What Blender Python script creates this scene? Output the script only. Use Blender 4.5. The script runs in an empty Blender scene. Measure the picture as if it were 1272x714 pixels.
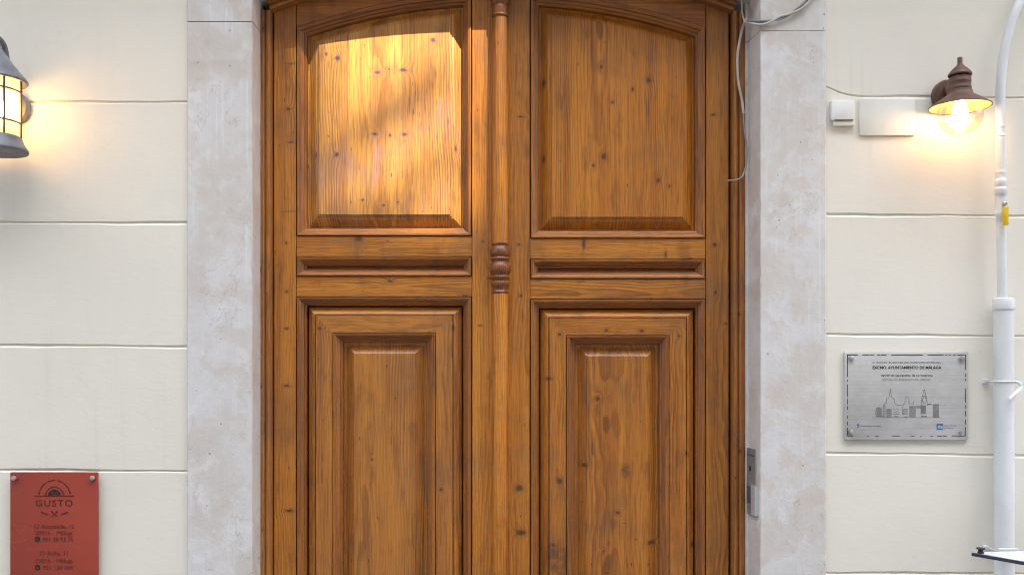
import bpy, bmesh, math, random
from mathutils import Vector, Matrix
random.seed(11)
R = math.radians
sc = bpy.context.scene
COL = sc.collection

# ------------------------------------------------------------------ camera, sky, sun, exposure
D, CZ, F, CX, HY = 3.2, 1.45, 1152.0, 636.0, 450.0      # distance to the facade plane, eye height, focal length and horizon measured on the photograph
cam_d = bpy.data.cameras.new('camera'); cam = bpy.data.objects.new('camera', cam_d); COL.objects.link(cam)
cam.location = (0, -D, CZ); cam.rotation_euler = (R(90), 0, 0)
cam_d.sensor_width = 36; cam_d.lens = 36 * F / 1272; cam_d.shift_y = (HY - 357) / 1272
cam_d.clip_start = .05; cam_d.clip_end = 2000
sc.camera = cam

SUN = Vector((.094, -.142, .198)).normalized()
world = bpy.data.worlds.new('World'); sc.world = world; world.use_nodes = True
wn = world.node_tree; bg = wn.nodes['Background']
sky = wn.nodes.new('ShaderNodeTexSky'); sky.sky_type = 'NISHITA'; sky.sun_disc = False
sky.sun_elevation = math.asin(SUN.z); sky.sun_rotation = math.atan2(SUN.x, SUN.y)
sky.dust_density = 2.5; sky.ozone_density = .6
hs = wn.nodes.new('ShaderNodeHueSaturation'); hs.inputs['Saturation'].default_value = .55   # thin high cloud whitens the sky
wn.links.new(sky.outputs[0], hs.inputs['Color'])
tc = wn.nodes.new('ShaderNodeTexCoord'); sxyz = wn.nodes.new('ShaderNodeSeparateXYZ'); wn.links.new(tc.outputs['Generated'], sxyz.inputs[0])
mr = wn.nodes.new('ShaderNodeMapRange'); mr.interpolation_type = 'SMOOTHSTEP'; mr.inputs[1].default_value = .45; mr.inputs[2].default_value = .95; wn.links.new(sxyz.outputs[2], mr.inputs[0])
cm = wn.nodes.new('ShaderNodeMix'); cm.data_type = 'RGBA'; cm.blend_type = 'ADD'; wn.links.new(mr.outputs[0], cm.inputs[0])
wn.links.new(hs.outputs[0], cm.inputs[6]); cm.inputs[7].default_value = (14.2, 15.2, 16.6, 1); wn.links.new(cm.outputs[2], bg.inputs[0])   # bright cloud overhead
bg.inputs[1].default_value = .09
sd = bpy.data.lights.new('sun', 'SUN'); sd.energy = 4.3; sd.angle = R(.53); sd.color = (1, .95, .86)
so = bpy.data.objects.new('sun', sd); COL.objects.link(so)
so.rotation_euler = SUN.to_track_quat('Z', 'Y').to_euler(); so.location = (4, -6, 9)
vs = sc.view_settings
vs.view_transform = 'Standard'; vs.look = 'None'; vs.gamma = 1; vs.exposure = 1.95
sc.cycles.use_denoising = True; sc.cycles.filter_width = 1.0
sc.cycles.max_bounces = 8; sc.cycles.diffuse_bounces = 5; sc.cycles.transparent_max_bounces = 16
sc.cycles.sample_clamp_indirect = 6
sc.cycles.caustics_reflective = False; sc.cycles.caustics_refractive = False

# ------------------------------------------------------------------ helpers
def X(px, y=0.): return (px - CX) * (D + y) / F
def Z(py, y=0.): return CZ + (HY - py) * (D + y) / F

def wloc(o):
    v = Vector((0, 0, 0))
    while o is not None:
        v += o.location; o = o.parent
    return v

def tag(o, label=None, cat=None, group=None, kind=None):
    if label: o['label'] = label
    if cat: o['category'] = cat
    if group: o['group'] = group
    if kind: o['kind'] = kind
    return o

def thing(name, loc, label, cat, group=None):
    o = bpy.data.objects.new(name, None); COL.objects.link(o); o.location = loc
    o.empty_display_size = .1
    return tag(o, label, cat, group)

class MB:
    def __init__(s): s.v = []; s.f = []; s.g = []
    def add(s, verts, faces, grains=None):
        n = len(s.v); s.v += [tuple(q) for q in verts]
        for i, f in enumerate(faces):
            s.f.append([k + n for k in f])
            s.g.append(grains[i] if grains else None)
    def box(s, x0, x1, y0, y1, z0, z1):
        v = [(x, y, z) for x in (x0, x1) for y in (y0, y1) for z in (z0, z1)]
        s.add(v, [(0, 1, 3, 2), (4, 6, 7, 5), (0, 4, 5, 1), (2, 3, 7, 6), (0, 2, 6, 4), (1, 5, 7, 3)])
    def rbox(s, x0, x1, y0, y1, z0, z1, r=.004, seg=3):
        """a box with rounded front outline and a small front chamfer (front is towards -y)"""
        def outline(d, rr):
            pts = []
            for cx, cz, a0 in ((x1 - rr, z0 + rr, -90), (x1 - rr, z1 - rr, 0), (x0 + rr, z1 - rr, 90), (x0 + rr, z0 + rr, 180)):
                for k in range(seg + 1):
                    a = R(a0 + 90 * k / seg); pts.append((cx + (rr - d) * math.cos(a), cz + (rr - d) * math.sin(a)))
            return pts
        c = min(r * .5, (y1 - y0) * .4)
        rings = [(outline(0, r), y1), (outline(0, r), y0 + c), (outline(c * .3, r), y0 + c * .3), (outline(c, r), y0)]
        n = len(rings[0][0]); v = [(p[0], y, p[1]) for ring, y in rings for p in ring]
        f = [(i * n + j, i * n + (j + 1) % n, (i + 1) * n + (j + 1) % n, (i + 1) * n + j) for i in range(3) for j in range(n)]
        f.append(list(range(3 * n, 4 * n))); f.append(list(range(n - 1, -1, -1)))
        s.add(v, f)
    def lathe(s, cx, cy, prof, n=32, axis='Z', c3=0., grain=None):
        """prof: (radius, position along axis)"""
        v = []
        for r, t in prof:
            for k in range(n):
                a = 2 * math.pi * k / n
                if axis == 'Z': v.append((cx + r * math.sin(a), cy - r * math.cos(a), t))
                elif axis == 'Y': v.append((cx + r * math.cos(a), t, cy + r * math.sin(a)))
                else: v.append((t, cx + r * math.cos(a), cy + r * math.sin(a)))
        f = []; g = []
        for i in range(len(prof) - 1):
            for k in range(n):
                q = (i * n + k, i * n + (k + 1) % n, (i + 1) * n + (k + 1) % n, (i + 1) * n + k); f.append(q)
                if grain: g.append([(v[m][0] - cx + grain[0], v[m][2] + grain[1], v[m][1] - cy + grain[2]) for m in q])
        if prof[0][0] > 1e-5: f.append(list(range(n - 1, -1, -1))); g.append(None)
        if prof[-1][0] > 1e-5: f.append([(len(prof) - 1) * n + k for k in range(n)]); g.append(None)
        s.add(v, f, g if grain else None)
    def tube(s, pts, r, n=10, cap=True):
        pts = [Vector(p) for p in pts]; rs = r if isinstance(r, (list, tuple)) else [r] * len(pts)
        t0 = (pts[1] - pts[0]).normalized(); up = Vector((0, 0, 1)) if abs(t0.z) < .9 else Vector((1, 0, 0))
        nrm = t0.cross(up).normalized(); v = []
        for i, p in enumerate(pts):
            t = (pts[min(i + 1, len(pts) - 1)] - pts[max(i - 1, 0)]).normalized()
            nrm = (nrm - t * nrm.dot(t)).normalized(); b = t.cross(nrm)
            for k in range(n):
                a = 2 * math.pi * k / n; v.append(p + (nrm * math.cos(a) + b * math.sin(a)) * rs[i])
        f = [(i * n + k, i * n + (k + 1) % n, (i + 1) * n + (k + 1) % n, (i + 1) * n + k) for i in range(len(pts) - 1) for k in range(n)]
        if cap: f.append(list(range(n - 1, -1, -1))); f.append([(len(pts) - 1) * n + k for k in range(n)])
        s.add(v, f)
    def sphere(s, c, r, nu=24, nv=14, sx=1, sz=1):
        prof = [(max(r * math.sin(math.pi * i / nv) * sx, 1e-6), c[2] - r * math.cos(math.pi * i / nv) * sz) for i in range(nv + 1)]
        s.lathe(c[0], c[1], prof, nu)
    def build(s, name, m, parent=None, loc=None, smooth=35, color=None):
        off = wloc(parent) if parent is not None else Vector(loc or (0, 0, 0))
        me = bpy.data.meshes.new(name)
        me.from_pydata([(a - off.x, b - off.y, c - off.z) for a, b, c in s.v], [], s.f); me.update()
        if any(g is not None for g in s.g):
            at = me.attributes.new('grain', 'FLOAT_VECTOR', 'CORNER'); vals = []
            for f, g in zip(s.f, s.g):
                for k, i in enumerate(f):
                    q = g[k] if g else (s.v[i][0], s.v[i][2], .1); vals += q
            at.data.foreach_set('vector', vals)
        if smooth:
            me.polygons.foreach_set('use_smooth', [True] * len(me.polygons)); me.set_sharp_from_angle(angle=R(smooth))
        me.materials.append(m)
        o = bpy.data.objects.new(name, me); COL.objects.link(o)
        if parent is not None: o.parent = parent
        else: o.location = off
        if color: o.color = color
        return o

def spline(pts, per=8):
    """Catmull-Rom through the points"""
    P = [Vector(p) for p in pts]; P = [P[0] * 2 - P[1]] + P + [P[-1] * 2 - P[-2]]; out = []
    for i in range(1, len(P) - 2):
        for k in range(per):
            t = k / per; a, b, c, d = P[i - 1:i + 3]
            out.append(.5 * ((2 * b) + (c - a) * t + (2 * a - 5 * b + 4 * c - d) * t * t + (3 * b - a - 3 * c + d) * t ** 3))
    out.append(P[-2]); return out

class Arched:
    """a door panel outline with a segmental arched head: x0..x1, foot z0, circle centre (xa, za), radius r"""
    def __init__(s, x0, x1, z0, xa, za, r, n=26): s.p = (min(x0, x1), max(x0, x1), z0, xa, za, r); s.n = n
    def inset(s, u):
        x0, x1, z0, xa, za, r = s.p; return Arched(x0 + u, x1 - u, z0 + u, xa, za, r - u, s.n)
    def pts(s):
        x0, x1, z0, xa, za, r = s.p
        return [(x0, z0), (x1, z0)] + [(x, za + math.sqrt(r * r - (x - xa) ** 2)) for x in [x1 + (x0 - x1) * i / s.n for i in range(s.n + 1)]]
def pts_of(poly): return poly.pts() if isinstance(poly, Arched) else poly

def offset(poly, d):
    """inward offset of a CCW (x,z) polygon"""
    if isinstance(poly, Arched): return poly.inset(d).pts()
    n = len(poly); out = []
    for i in range(n):
        a, b, c = Vector(poly[i - 1]), Vector(poly[i]), Vector(poly[(i + 1) % n])
        e1, e2 = (b - a).normalized(), (c - b).normalized()
        n1, n2 = Vector((-e1.y, e1.x)), Vector((-e2.y, e2.x))
        m = n1 + n2; m = m / max(m.dot(n1), .2)
        out.append((b.x + m.x * d, b.y + m.y * d))
    return out

def seedvec(): return (random.uniform(-.14, .14), random.uniform(0, 40), random.uniform(.03, .16))
def pg(p, axis, s, yf, cen):
    """grain coordinates of a point: across, along, depth"""
    x, y, z = p
    d = (y - yf) * .12
    if axis == 'Z': return (x - cen[0] + s[0], z + s[1], d + s[2])
    return (z - cen[1] + s[0], x + s[1], d + s[2])

def centre(poly):
    xs = [p[0] for p in poly]; zs = [p[1] for p in poly]
    return ((min(xs) + max(xs)) / 2, (min(zs) + max(zs)) / 2)

def rings_mesh(mb, rings, ys, axis, s, yf, cen, cap=True, back=None):
    n = len(rings[0]); v = [(p[0], y, p[1]) for ring, y in zip(rings, ys) for p in ring]; f = []
    for i in range(len(rings) - 1):
        for j in range(n): f.append((i * n + j, i * n + (j + 1) % n, (i + 1) * n + (j + 1) % n, (i + 1) * n + j))
    if cap: f.append([(len(rings) - 1) * n + j for j in range(n)])
    mb.add(v, f, [[pg(v[k], axis, s, yf, cen) for k in q] for q in f])

def board(mb, poly, yf, yb, axis, ch=.0016, s=None):
    s = s or seedvec()
    rings_mesh(mb, [poly, poly, offset(poly, ch * .35), offset(poly, ch)], [yb, yf + ch, yf + ch * .3, yf], axis, s, yf, centre(poly))

DEEP = 1.45
def moulding(mb, poly, yf, prof):
    """a moulding mitred round the inside of a CCW outline; grain runs along each side"""
    prof = [(u, w * DEEP if w < 0 else w) for u, w in prof]
    rings = [offset(poly, u) for u, w in prof]; poly = pts_of(poly); n = len(poly); seeds = []; s = seedvec(); al = []; acc = 0
    for j in range(n):
        a, b, c = Vector(poly[j - 1]), Vector(poly[j]), Vector(poly[(j + 1) % n])
        if (b - a).normalized().dot((c - b).normalized()) < .7: s = seedvec()
        seeds.append(s); al.append((acc, acc + (c - b).length)); acc += (c - b).length
    v = []; f = []; g = []
    for i, (u, w) in enumerate(prof):
        v += [(p[0], yf - w, p[1]) for p in rings[i]]
    for i in range(len(prof) - 1):
        for j in range(n):
            k = (j + 1) % n; f.append((i * n + j, i * n + k, (i + 1) * n + k, (i + 1) * n + j)); q = seeds[j]
            u0, u1 = prof[i][0] + q[0], prof[i + 1][0] + q[0]
            w0, w1 = -prof[i][1] + q[2], -prof[i + 1][1] + q[2]
            a0, a1 = al[j][0] + q[1], al[j][1] + q[1]
            g.append([(u0, a0, w0), (u0, a1, w0), (u1, a1, w1), (u1, a0, w1)])
    mb.add(v, f, g)

def raised(mb, poly, yf, prof, axis='Z'):
    prof = [(u, w * DEEP) for u, w in prof]
    rings_mesh(mb, [offset(poly, u) for u, w in prof], [yf - w for u, w in prof], axis, seedvec(), yf, centre(pts_of(poly)))

def sweep(mb, path, prof, grain=True):
    """open (x,z) path; prof: (offset to the left of travel, y)"""
    n = len(path); P = [Vector(p) for p in path]; nr = []; al = [0]
    for i in range(n):
        e1 = (P[i] - P[i - 1]).normalized() if i else (P[1] - P[0]).normalized()
        e2 = (P[i + 1] - P[i]).normalized() if i < n - 1 else e1
        n1, n2 = Vector((-e1.y, e1.x)), Vector((-e2.y, e2.x)); m = n1 + n2; nr.append(m / m.dot(n1))
        if i: al.append(al[-1] + (P[i] - P[i - 1]).length)
    v = []; f = []; g = []; s = seedvec()
    for u, y in prof:
        v += [(P[i].x + nr[i].x * u, y, P[i].y + nr[i].y * u) for i in range(n)]
    for k in range(len(prof) - 1):
        for i in range(n - 1):
            f.append((k * n + i, k * n + i + 1, (k + 1) * n + i + 1, (k + 1) * n + i))
            u0, u1, y0, y1 = prof[k][0] + s[0], prof[k + 1][0] + s[0], prof[k][1] + s[2], prof[k + 1][1] + s[2]
            g.append([(u0, al[i] + s[1], y0), (u0, al[i + 1] + s[1], y0), (u1, al[i + 1] + s[1], y1), (u1, al[i] + s[1], y1)])
    mb.add(v, f, g)

def text(body, h, x, z, y, m, parent, align='CENTER', track=1., bold=0., name='lettering', wide=None, rot=0., thick=.0004):
    """flat raised lettering facing -y; h = capital height"""
    cu = bpy.data.curves.new(name, 'FONT'); cu.body = body; cu.size = h / .73; cu.align_x = align
    cu.space_character = track; cu.offset = bold; cu.extrude = thick / 2; cu.resolution_u = 3
    tmp = bpy.data.objects.new('tmp', cu); COL.objects.link(tmp)
    dg = bpy.context.evaluated_depsgraph_get(); me = bpy.data.meshes.new_from_object(tmp.evaluated_get(dg)); me.name = name
    bpy.data.objects.remove(tmp)
    off = wloc(parent)
    if wide:
        xs = [q.co.x for q in me.vertices]; k = wide / (max(xs) - min(xs))
    else: k = 1
    ca, sa = math.cos(rot), math.sin(rot)
    for q in me.vertices:
        a, b, c = q.co.x * k, q.co.y, q.co.z
        a, b = a * ca - b * sa, a * sa + b * ca
        q.co = (x + a - off.x, y - c - off.y, z + b - off.z)
    me.materials.append(m)
    o = bpy.data.objects.new(name, me); COL.objects.link(o); o.parent = parent
    return o

# ------------------------------------------------------------------ materials
class NB:
    def __init__(s, name):
        s.mat = bpy.data.materials.new(name); s.mat.use_nodes = True; s.nt = s.mat.node_tree
        s.bsdf = s.nt.nodes['Principled BSDF']; s.out = s.nt.nodes['Material Output']
    def n(s, t): return s.nt.nodes.new(t)
    def put(s, sock, v):
        if hasattr(v, 'is_linked') or isinstance(v, bpy.types.NodeSocket): s.nt.links.new(v, sock)
        else: sock.default_value = v
    def m(s, op, *a, clamp=False):
        q = s.n('ShaderNodeMath'); q.operation = op; q.use_clamp = clamp
        for i, v in enumerate(a): s.put(q.inputs[i], v)
        return q.outputs[0]
    def vm(s, op, *a):
        q = s.n('ShaderNodeVectorMath'); q.operation = op
        for i, v in enumerate(a): s.put(q.inputs[i], v)
        return q.outputs['Value'] if op in ('LENGTH', 'DISTANCE', 'DOT_PRODUCT') else q.outputs[0]
    def noise(s, vec, scale, detail=2, rough=.5, dist=0):
        q = s.n('ShaderNodeTexNoise'); s.put(q.inputs['Vector'], vec); q.inputs['Scale'].default_value = scale
        q.inputs['Detail'].default_value = detail; q.inputs['Roughness'].default_value = rough; q.inputs['Distortion'].default_value = dist
        return q.outputs[0]
    def voro(s, vec, scale, rnd=1):
        q = s.n('ShaderNodeTexVoronoi'); s.put(q.inputs['Vector'], vec); q.inputs['Scale'].default_value = scale; q.inputs['Randomness'].default_value = rnd
        return q.outputs['Distance'], q.outputs['Color']
    def ss(s, x, a, b):
        """smoothstep a..b (a may exceed b)"""
        q = s.n('ShaderNodeMapRange'); q.interpolation_type = 'SMOOTHSTEP'
        lo, hi = (a, b) if a < b else (b, a)
        s.put(q.inputs[0], x); q.inputs[1].default_value = lo; q.inputs[2].default_value = hi
        q.inputs[3].default_value = 0 if a < b else 1; q.inputs[4].default_value = 1 if a < b else 0
        return q.outputs[0]
    def lin(s, x, a, b, c, d):
        q = s.n('ShaderNodeMapRange'); s.put(q.inputs[0], x)
        for i, v in enumerate((a, b, c, d)): q.inputs[i + 1].default_value = v
        return q.outputs[0]
    def mix(s, f, a, b, mode='MIX'):
        q = s.n('ShaderNodeMix'); q.data_type = 'RGBA'; q.blend_type = mode
        s.put(q.inputs[0], f); s.put(q.inputs[6], a if not isinstance(a, tuple) else (*a[:3], 1)); s.put(q.inputs[7], b if not isinstance(b, tuple) else (*b[:3], 1))
        return q.outputs[2]
    def comb(s, x, y, z):
        q = s.n('ShaderNodeCombineXYZ'); s.put(q.inputs[0], x); s.put(q.inputs[1], y); s.put(q.inputs[2], z); return q.outputs[0]
    def sep(s, v):
        q = s.n('ShaderNodeSeparateXYZ'); s.put(q.inputs[0], v); return q.outputs
    def attr(s, name):
        q = s.n('ShaderNodeAttribute'); q.attribute_name = name; return q.outputs['Vector']
    def pos(s): return s.n('ShaderNodeNewGeometry').outputs['Position']
    def bump(s, h, strength, dist=.002):
        q = s.n('ShaderNodeBump'); q.inputs['Strength'].default_value = strength; q.inputs['Distance'].default_value = dist
        s.put(q.inputs['Height'], h); s.nt.links.new(q.outputs[0], s.bsdf.inputs['Normal'])
    def set(s, **k):
        for a, v in k.items():
            if isinstance(v, tuple) and len(v) == 3: v = (*v, 1)
            s.put(s.bsdf.inputs[a.replace('_', ' ')], v)
        return s.mat

def wood(name, knots=(), streaks=(), freq=125.):
    b = NB(name)
    gx, gy, gz = b.sep(b.attr('grain')); P = b.pos()
    oi = b.n('ShaderNodeObjectInfo')
    kn = b.n('ShaderNodeTexNoise'); b.put(kn.inputs['Vector'], P); kn.inputs['Scale'].default_value = 55
    Pw = b.vm('ADD', P, b.vm('MULTIPLY', b.vm('SUBTRACT', kn.outputs['Color'], (.5, .5, .5)), (.008, 0, .008)))
    kd = None
    for (cx, cz, rx, rz) in knots:
        q = b.n('ShaderNodeVectorMath'); q.operation = 'MULTIPLY_ADD'; b.put(q.inputs[0], Pw)
        q.inputs[1].default_value = (1 / rx, 0, 1 / rz); q.inputs[2].default_value = (-cx / rx, 0, -cz / rz)
        d = b.vm('LENGTH', q.outputs[0]); kd = d if kd is None else b.m('MINIMUM', kd, d)
    if kd is None: kd = b.m('ADD', 20., 0.)
    st = None
    for (cx, cz, rx, rz) in streaks:
        q = b.n('ShaderNodeVectorMath'); q.operation = 'MULTIPLY_ADD'; b.put(q.inputs[0], Pw)
        q.inputs[1].default_value = (1 / rx, 0, 1 / rz); q.inputs[2].default_value = (-cx / rx, 0, -cz / rz)
        d = b.vm('LENGTH', q.outputs[0]); st = d if st is None else b.m('MINIMUM', st, d)
    w1 = b.m('SUBTRACT', b.noise(b.comb(b.m('MULTIPLY', gx, 5.), b.m('MULTIPLY', gy, 1.6), b.m('MULTIPLY', gz, 5.)), 1, 3), .5)
    w2 = b.m('SUBTRACT', b.noise(b.comb(b.m('MULTIPLY', gx, 30.), b.m('MULTIPLY', gy, 5.), b.m('MULTIPLY', gz, 30.)), 1, 2), .5)
    bulge = b.m('DIVIDE', .018, b.m('ADD', 1., b.m('MULTIPLY', kd, b.m('MULTIPLY', kd, .8))))
    r = b.m('SQRT', b.m('ADD', b.m('MULTIPLY', gx, gx), b.m('MULTIPLY', gz, gz)))
    r = b.m('ADD', b.m('ADD', r, b.m('MULTIPLY', w1, .060)), b.m('ADD', b.m('MULTIPLY', w2, .005), bulge))
    # ring spacing drifts from plank to plank
    ph = b.m('MULTIPLY', r, freq)
    fr = b.m('FRACT', ph)
    ring = b.m('MULTIPLY', b.ss(fr, .15, .86), b.ss(fr, 1.0, .9))
    per = b.noise(b.comb(b.m('FLOOR', ph), 0., 0.), 3.7, 0)
    fade = b.ss(b.noise(b.comb(b.m('MULTIPLY', gx, 9.), b.m('MULTIPLY', gy, .9), b.m('MULTIPLY', gz, 9.)), 1.3, 3), .36, .68)
    ring = b.m('MULTIPLY', ring, b.m('ADD', .12, b.m('MULTIPLY', fade, b.m('MULTIPLY_ADD', per, 1.0, .25))))
    sv = b.comb(b.m('MULTIPLY', gx, 170.), b.m('MULTIPLY', gy, 3.5), b.m('MULTIPLY', gz, 170.))
    streak = b.noise(sv, 1, 3, .6)
    fine = b.noise(b.comb(b.m('MULTIPLY', gx, 520.), b.m('MULTIPLY', gy, 11.), b.m('MULTIPLY', gz, 520.)), 1, 2, .6)
    broad = b.noise(b.comb(b.m('MULTIPLY', gx, 26.), b.m('MULTIPLY', gy, .9), b.m('MULTIPLY', gz, 26.)), 1, 3, .55)
    LIGHT, MID, DARK = (.67, .258, .022), (.49, .163, .014), (.12, .033, .005)
    col = b.mix(b.ss(broad, .30, .72), LIGHT, MID)
    col = b.mix(b.m('MULTIPLY', ring, .66, clamp=True), col, DARK)
    col = b.mix(b.m('MULTIPLY', b.ss(streak, .52, .74), .52), col, (.16, .052, .013))
    col = b.mix(b.m('MULTIPLY', b.ss(fine, .50, .70), .62), col, (.12, .042, .013))
    # patches where the varnish has gone milky or brown
    pat = b.noise(P, 3.1, 5, .62)
    col = b.mix(b.m('MULTIPLY', b.ss(pat, .48, .68), .42), col, (.20, .088, .035))
    blot = b.noise(b.vm('MULTIPLY', P, (1, 1, .35)), 17., 4, .6)
    col = b.mix(b.m('MULTIPLY', b.ss(blot, .54, .72), .42), col, (.105, .04, .015))
    col = b.mix(b.m('MULTIPLY', oi.outputs['Alpha'], b.m('MULTIPLY_ADD', pat, .9, .35), clamp=True), col, b.mix(b.ss(streak, .3, .75), (.26, .135, .070), (.155, .078, .043)))
    # dry vertical scuffs where the varnish is thin, and fine hairline checks
    scf = b.noise(b.vm('MULTIPLY', P, (38, 20, 3.2)), 1., 4, .65)
    col = b.mix(b.m('MULTIPLY', b.m('MULTIPLY', b.ss(scf, .56, .70), b.ss(pat, .42, .6)), .30), col, (.46, .25, .115))
    chk = b.noise(b.comb(b.m('MULTIPLY', gx, 240.), b.m('MULTIPLY', gy, 2.0), b.m('MULTIPLY', gz, 60.)), 1, 2, .5)
    col = b.mix(b.m('MULTIPLY', b.m('MULTIPLY', b.ss(chk, .655, .70), b.ss(broad, .42, .6)), .65), col, (.075, .028, .010))
    # pin holes, dents and short dark pores
    pv, pc = b.voro(b.comb(b.m('MULTIPLY', gx, 1.), b.m('MULTIPLY', gy, .33), b.m('MULTIPLY', gz, 0.)), 62.)
    on = b.m('GREATER_THAN', b.sep(pc)[0], b.m('MULTIPLY_ADD', b.ss(pat, .35, .7), -.22, .93))
    dent = b.m('MULTIPLY', b.ss(b.m('DIVIDE', pv, b.m('MULTIPLY_ADD', b.sep(pc)[1], .16, .06)), 1., .45), on)
    col = b.mix(b.m('MULTIPLY', dent, .72), col, (.055, .024, .012))
    if knots:
        kk = b.m('ADD', kd, b.m('MULTIPLY', b.m('SUBTRACT', kn.outputs[0], .5), .5))
        halo = b.ss(kk, 2.3, .8); core = b.ss(kk, 1.05, .5); eye = b.ss(kk, .5, .2)
        col = b.mix(b.m('MULTIPLY', halo, .38), col, (.24, .085, .022))
        col = b.mix(b.m('MULTIPLY', core, .78), col, (.075, .038, .024))
        col = b.mix(b.m('MULTIPLY', eye, .5), col, (.05, .026, .016))
    if st is not None:
        sm = b.m('MULTIPLY', b.ss(st, 1.1, .3), b.lin(b.noise(P, 40, 3), .3, .6, .25, 1.))
        col = b.mix(b.m('MULTIPLY', sm, .7, clamp=True), col, (.075, .036, .022))
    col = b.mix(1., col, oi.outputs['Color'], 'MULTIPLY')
    b.set(Base_Color=col, Roughness=b.m('ADD', b.lin(pat, .3, .7, .30, .46), b.m('MULTIPLY', streak, .10)), Specular_IOR_Level=.4, Coat_Weight=.38, Coat_Roughness=.24)
    hgt = b.m('SUBTRACT', b.m('ADD', b.m('MULTIPLY', ring, -.5), b.m('ADD', b.m('MULTIPLY', streak, -.6), b.m('MULTIPLY', blot, .9))), b.m('MULTIPLY', dent, .3))
    b.bump(hgt, .34, .0022)
    return b.mat

def plaster():
    b = NB('cream_plaster'); P = b.pos()
    big = b.noise(P, 1.1, 4, .6); mid = b.noise(P, 7., 4, .6); v = b.noise(b.vm('MULTIPLY', P, (6, 1, .8)), 1., 3, .6)
    col = b.mix(b.ss(big, .35, .7), (.82, .780, .700), (.79, .748, .668))
    col = b.mix(b.m('MULTIPLY', b.ss(mid, .5, .8), .22), col, (.73, .705, .64))
    col = b.mix(b.m('MULTIPLY', b.ss(v, .55, .8), .18), col, (.70, .672, .605))
    spk, sc_ = b.voro(P, 34.); on = b.m('GREATER_THAN', b.sep(sc_)[0], .965)
    col = b.mix(b.m('MULTIPLY', b.m('MULTIPLY', b.ss(spk, .12, .04), on), .35), col, (.42, .38, .32))
    drp = b.noise(b.vm('MULTIPLY', P, (22, 1, 1.1)), 1., 4, .6)
    col = b.mix(b.m('MULTIPLY', b.m('MULTIPLY', b.ss(drp, .55, .70), b.ss(big, .42, .62)), .22), col, (.60, .56, .48))
    ck = b.m('ABSOLUTE', b.m('SUBTRACT', b.noise(P, 1.7, 5, .62, .6), .5))
    crack = b.m('MULTIPLY', b.ss(ck, .0030, .0008), b.ss(b.noise(P, 2.3, 1), .56, .64))
    col = b.mix(b.m('MULTIPLY', crack, .10), col, (.45, .41, .34))
    b.set(Base_Color=col, Roughness=.62, Specular_IOR_Level=.25)
    h = b.m('ADD', b.m('MULTIPLY', b.noise(P, 9., 3), 1.6), b.m('ADD', b.m('MULTIPLY', b.noise(P, 90., 3, .6), .35), b.m('MULTIPLY', b.noise(b.vm('MULTIPLY', P, (1, 1, 3)), 26., 3), .5)))
    b.bump(h, .17, .004)
    return b.mat

def stone():
    b = NB('worn_limestone'); P = b.pos()
    a = b.noise(P, 4.2, 5, .62, .4); c = b.noise(b.vm('ADD', P, (3, 7, 1)), 9., 5, .65, .6)
    scr = b.noise(b.vm('MULTIPLY', P, (95, 60, 2.2)), 1., 3, .6); d = b.noise(P, 38., 4, .65)
    col = b.mix(b.ss(a, .36, .62), (.685, .668, .672), (.63, .58, .545))
    col = b.mix(b.m('MULTIPLY', b.ss(c, .50, .68), .65), col, (.74, .735, .745))
    col = b.mix(b.m('MULTIPLY', b.ss(c, .45, .28), .62), col, (.585, .50, .44))
    col = b.mix(b.m('MULTIPLY', b.m('MULTIPLY', b.ss(scr, .52, .74), b.ss(a, .6, .42)), .50), col, (.80, .80, .825))
    col = b.mix(b.m('MULTIPLY', b.ss(d, .58, .76), .35), col, (.52, .47, .44))
    flk = b.noise(b.vm('MULTIPLY', P, (1, 1, .8)), 12., 6, .6, .3)
    col = b.mix(b.m('MULTIPLY', b.m('MULTIPLY', b.ss(flk, .535, .575), b.ss(b.noise(P, 2.6, 2), .46, .58)), .55), col, (.62, .535, .475))
    col = b.mix(b.m('MULTIPLY', b.m('MULTIPLY', b.ss(flk, .43, .40), b.ss(b.noise(P, 3.1, 2), .48, .6)), .5), col, (.775, .77, .775))
    vk = b.m('ABSOLUTE', b.m('SUBTRACT', b.noise(P, 3.2, 5, .6, .8), .5))
    vein = b.m('MULTIPLY', b.ss(vk, .006, .001), b.ss(b.noise(P, 3.7, 1), .5, .6))
    col = b.mix(b.m('MULTIPLY', vein, .4), col, (.42, .36, .33))
    pv, pc = b.voro(P, 26.)
    on = b.m('GREATER_THAN', b.sep(pc)[0], .70)
    pit = b.m('MULTIPLY', b.ss(b.m('ADD', pv, b.m('MULTIPLY', d, .12)), .17, .10), on)
    col = b.mix(b.m('MULTIPLY', pit, .75), col, (.20, .17, .15))
    b.set(Base_Color=col, Roughness=.7, Specular_IOR_Level=.3)
    h = b.m('SUBTRACT', b.m('ADD', b.m('MULTIPLY', c, 1.6), b.m('ADD', b.m('MULTIPLY', d, .8), b.m('MULTIPLY', scr, .25))), b.m('MULTIPLY', pit, 1.5))
    b.bump(h, .26, .005)
    return b.mat

def simple(name, col, rough=.5, metal=0., var=.12, scale=30., bump=.08, dirt=None, dirt_amt=.4):
    b = NB(name); P = b.pos(); n = b.noise(P, scale, 4, .6); n2 = b.noise(P, scale * .23, 3, .6)
    dk = tuple(max(0, c * (1 - var * 2)) for c in col); c = b.mix(b.ss(n2, .3, .7), col, dk)
    if dirt: c = b.mix(b.m('MULTIPLY', b.ss(n, .5, .75), dirt_amt), c, dirt)
    b.set(Base_Color=c, Roughness=b.lin(n, .3, .7, max(0, rough - .08), min(1, rough + .1)), Metallic=metal)
    b.bump(n, bump, .002); return b.mat

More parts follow.
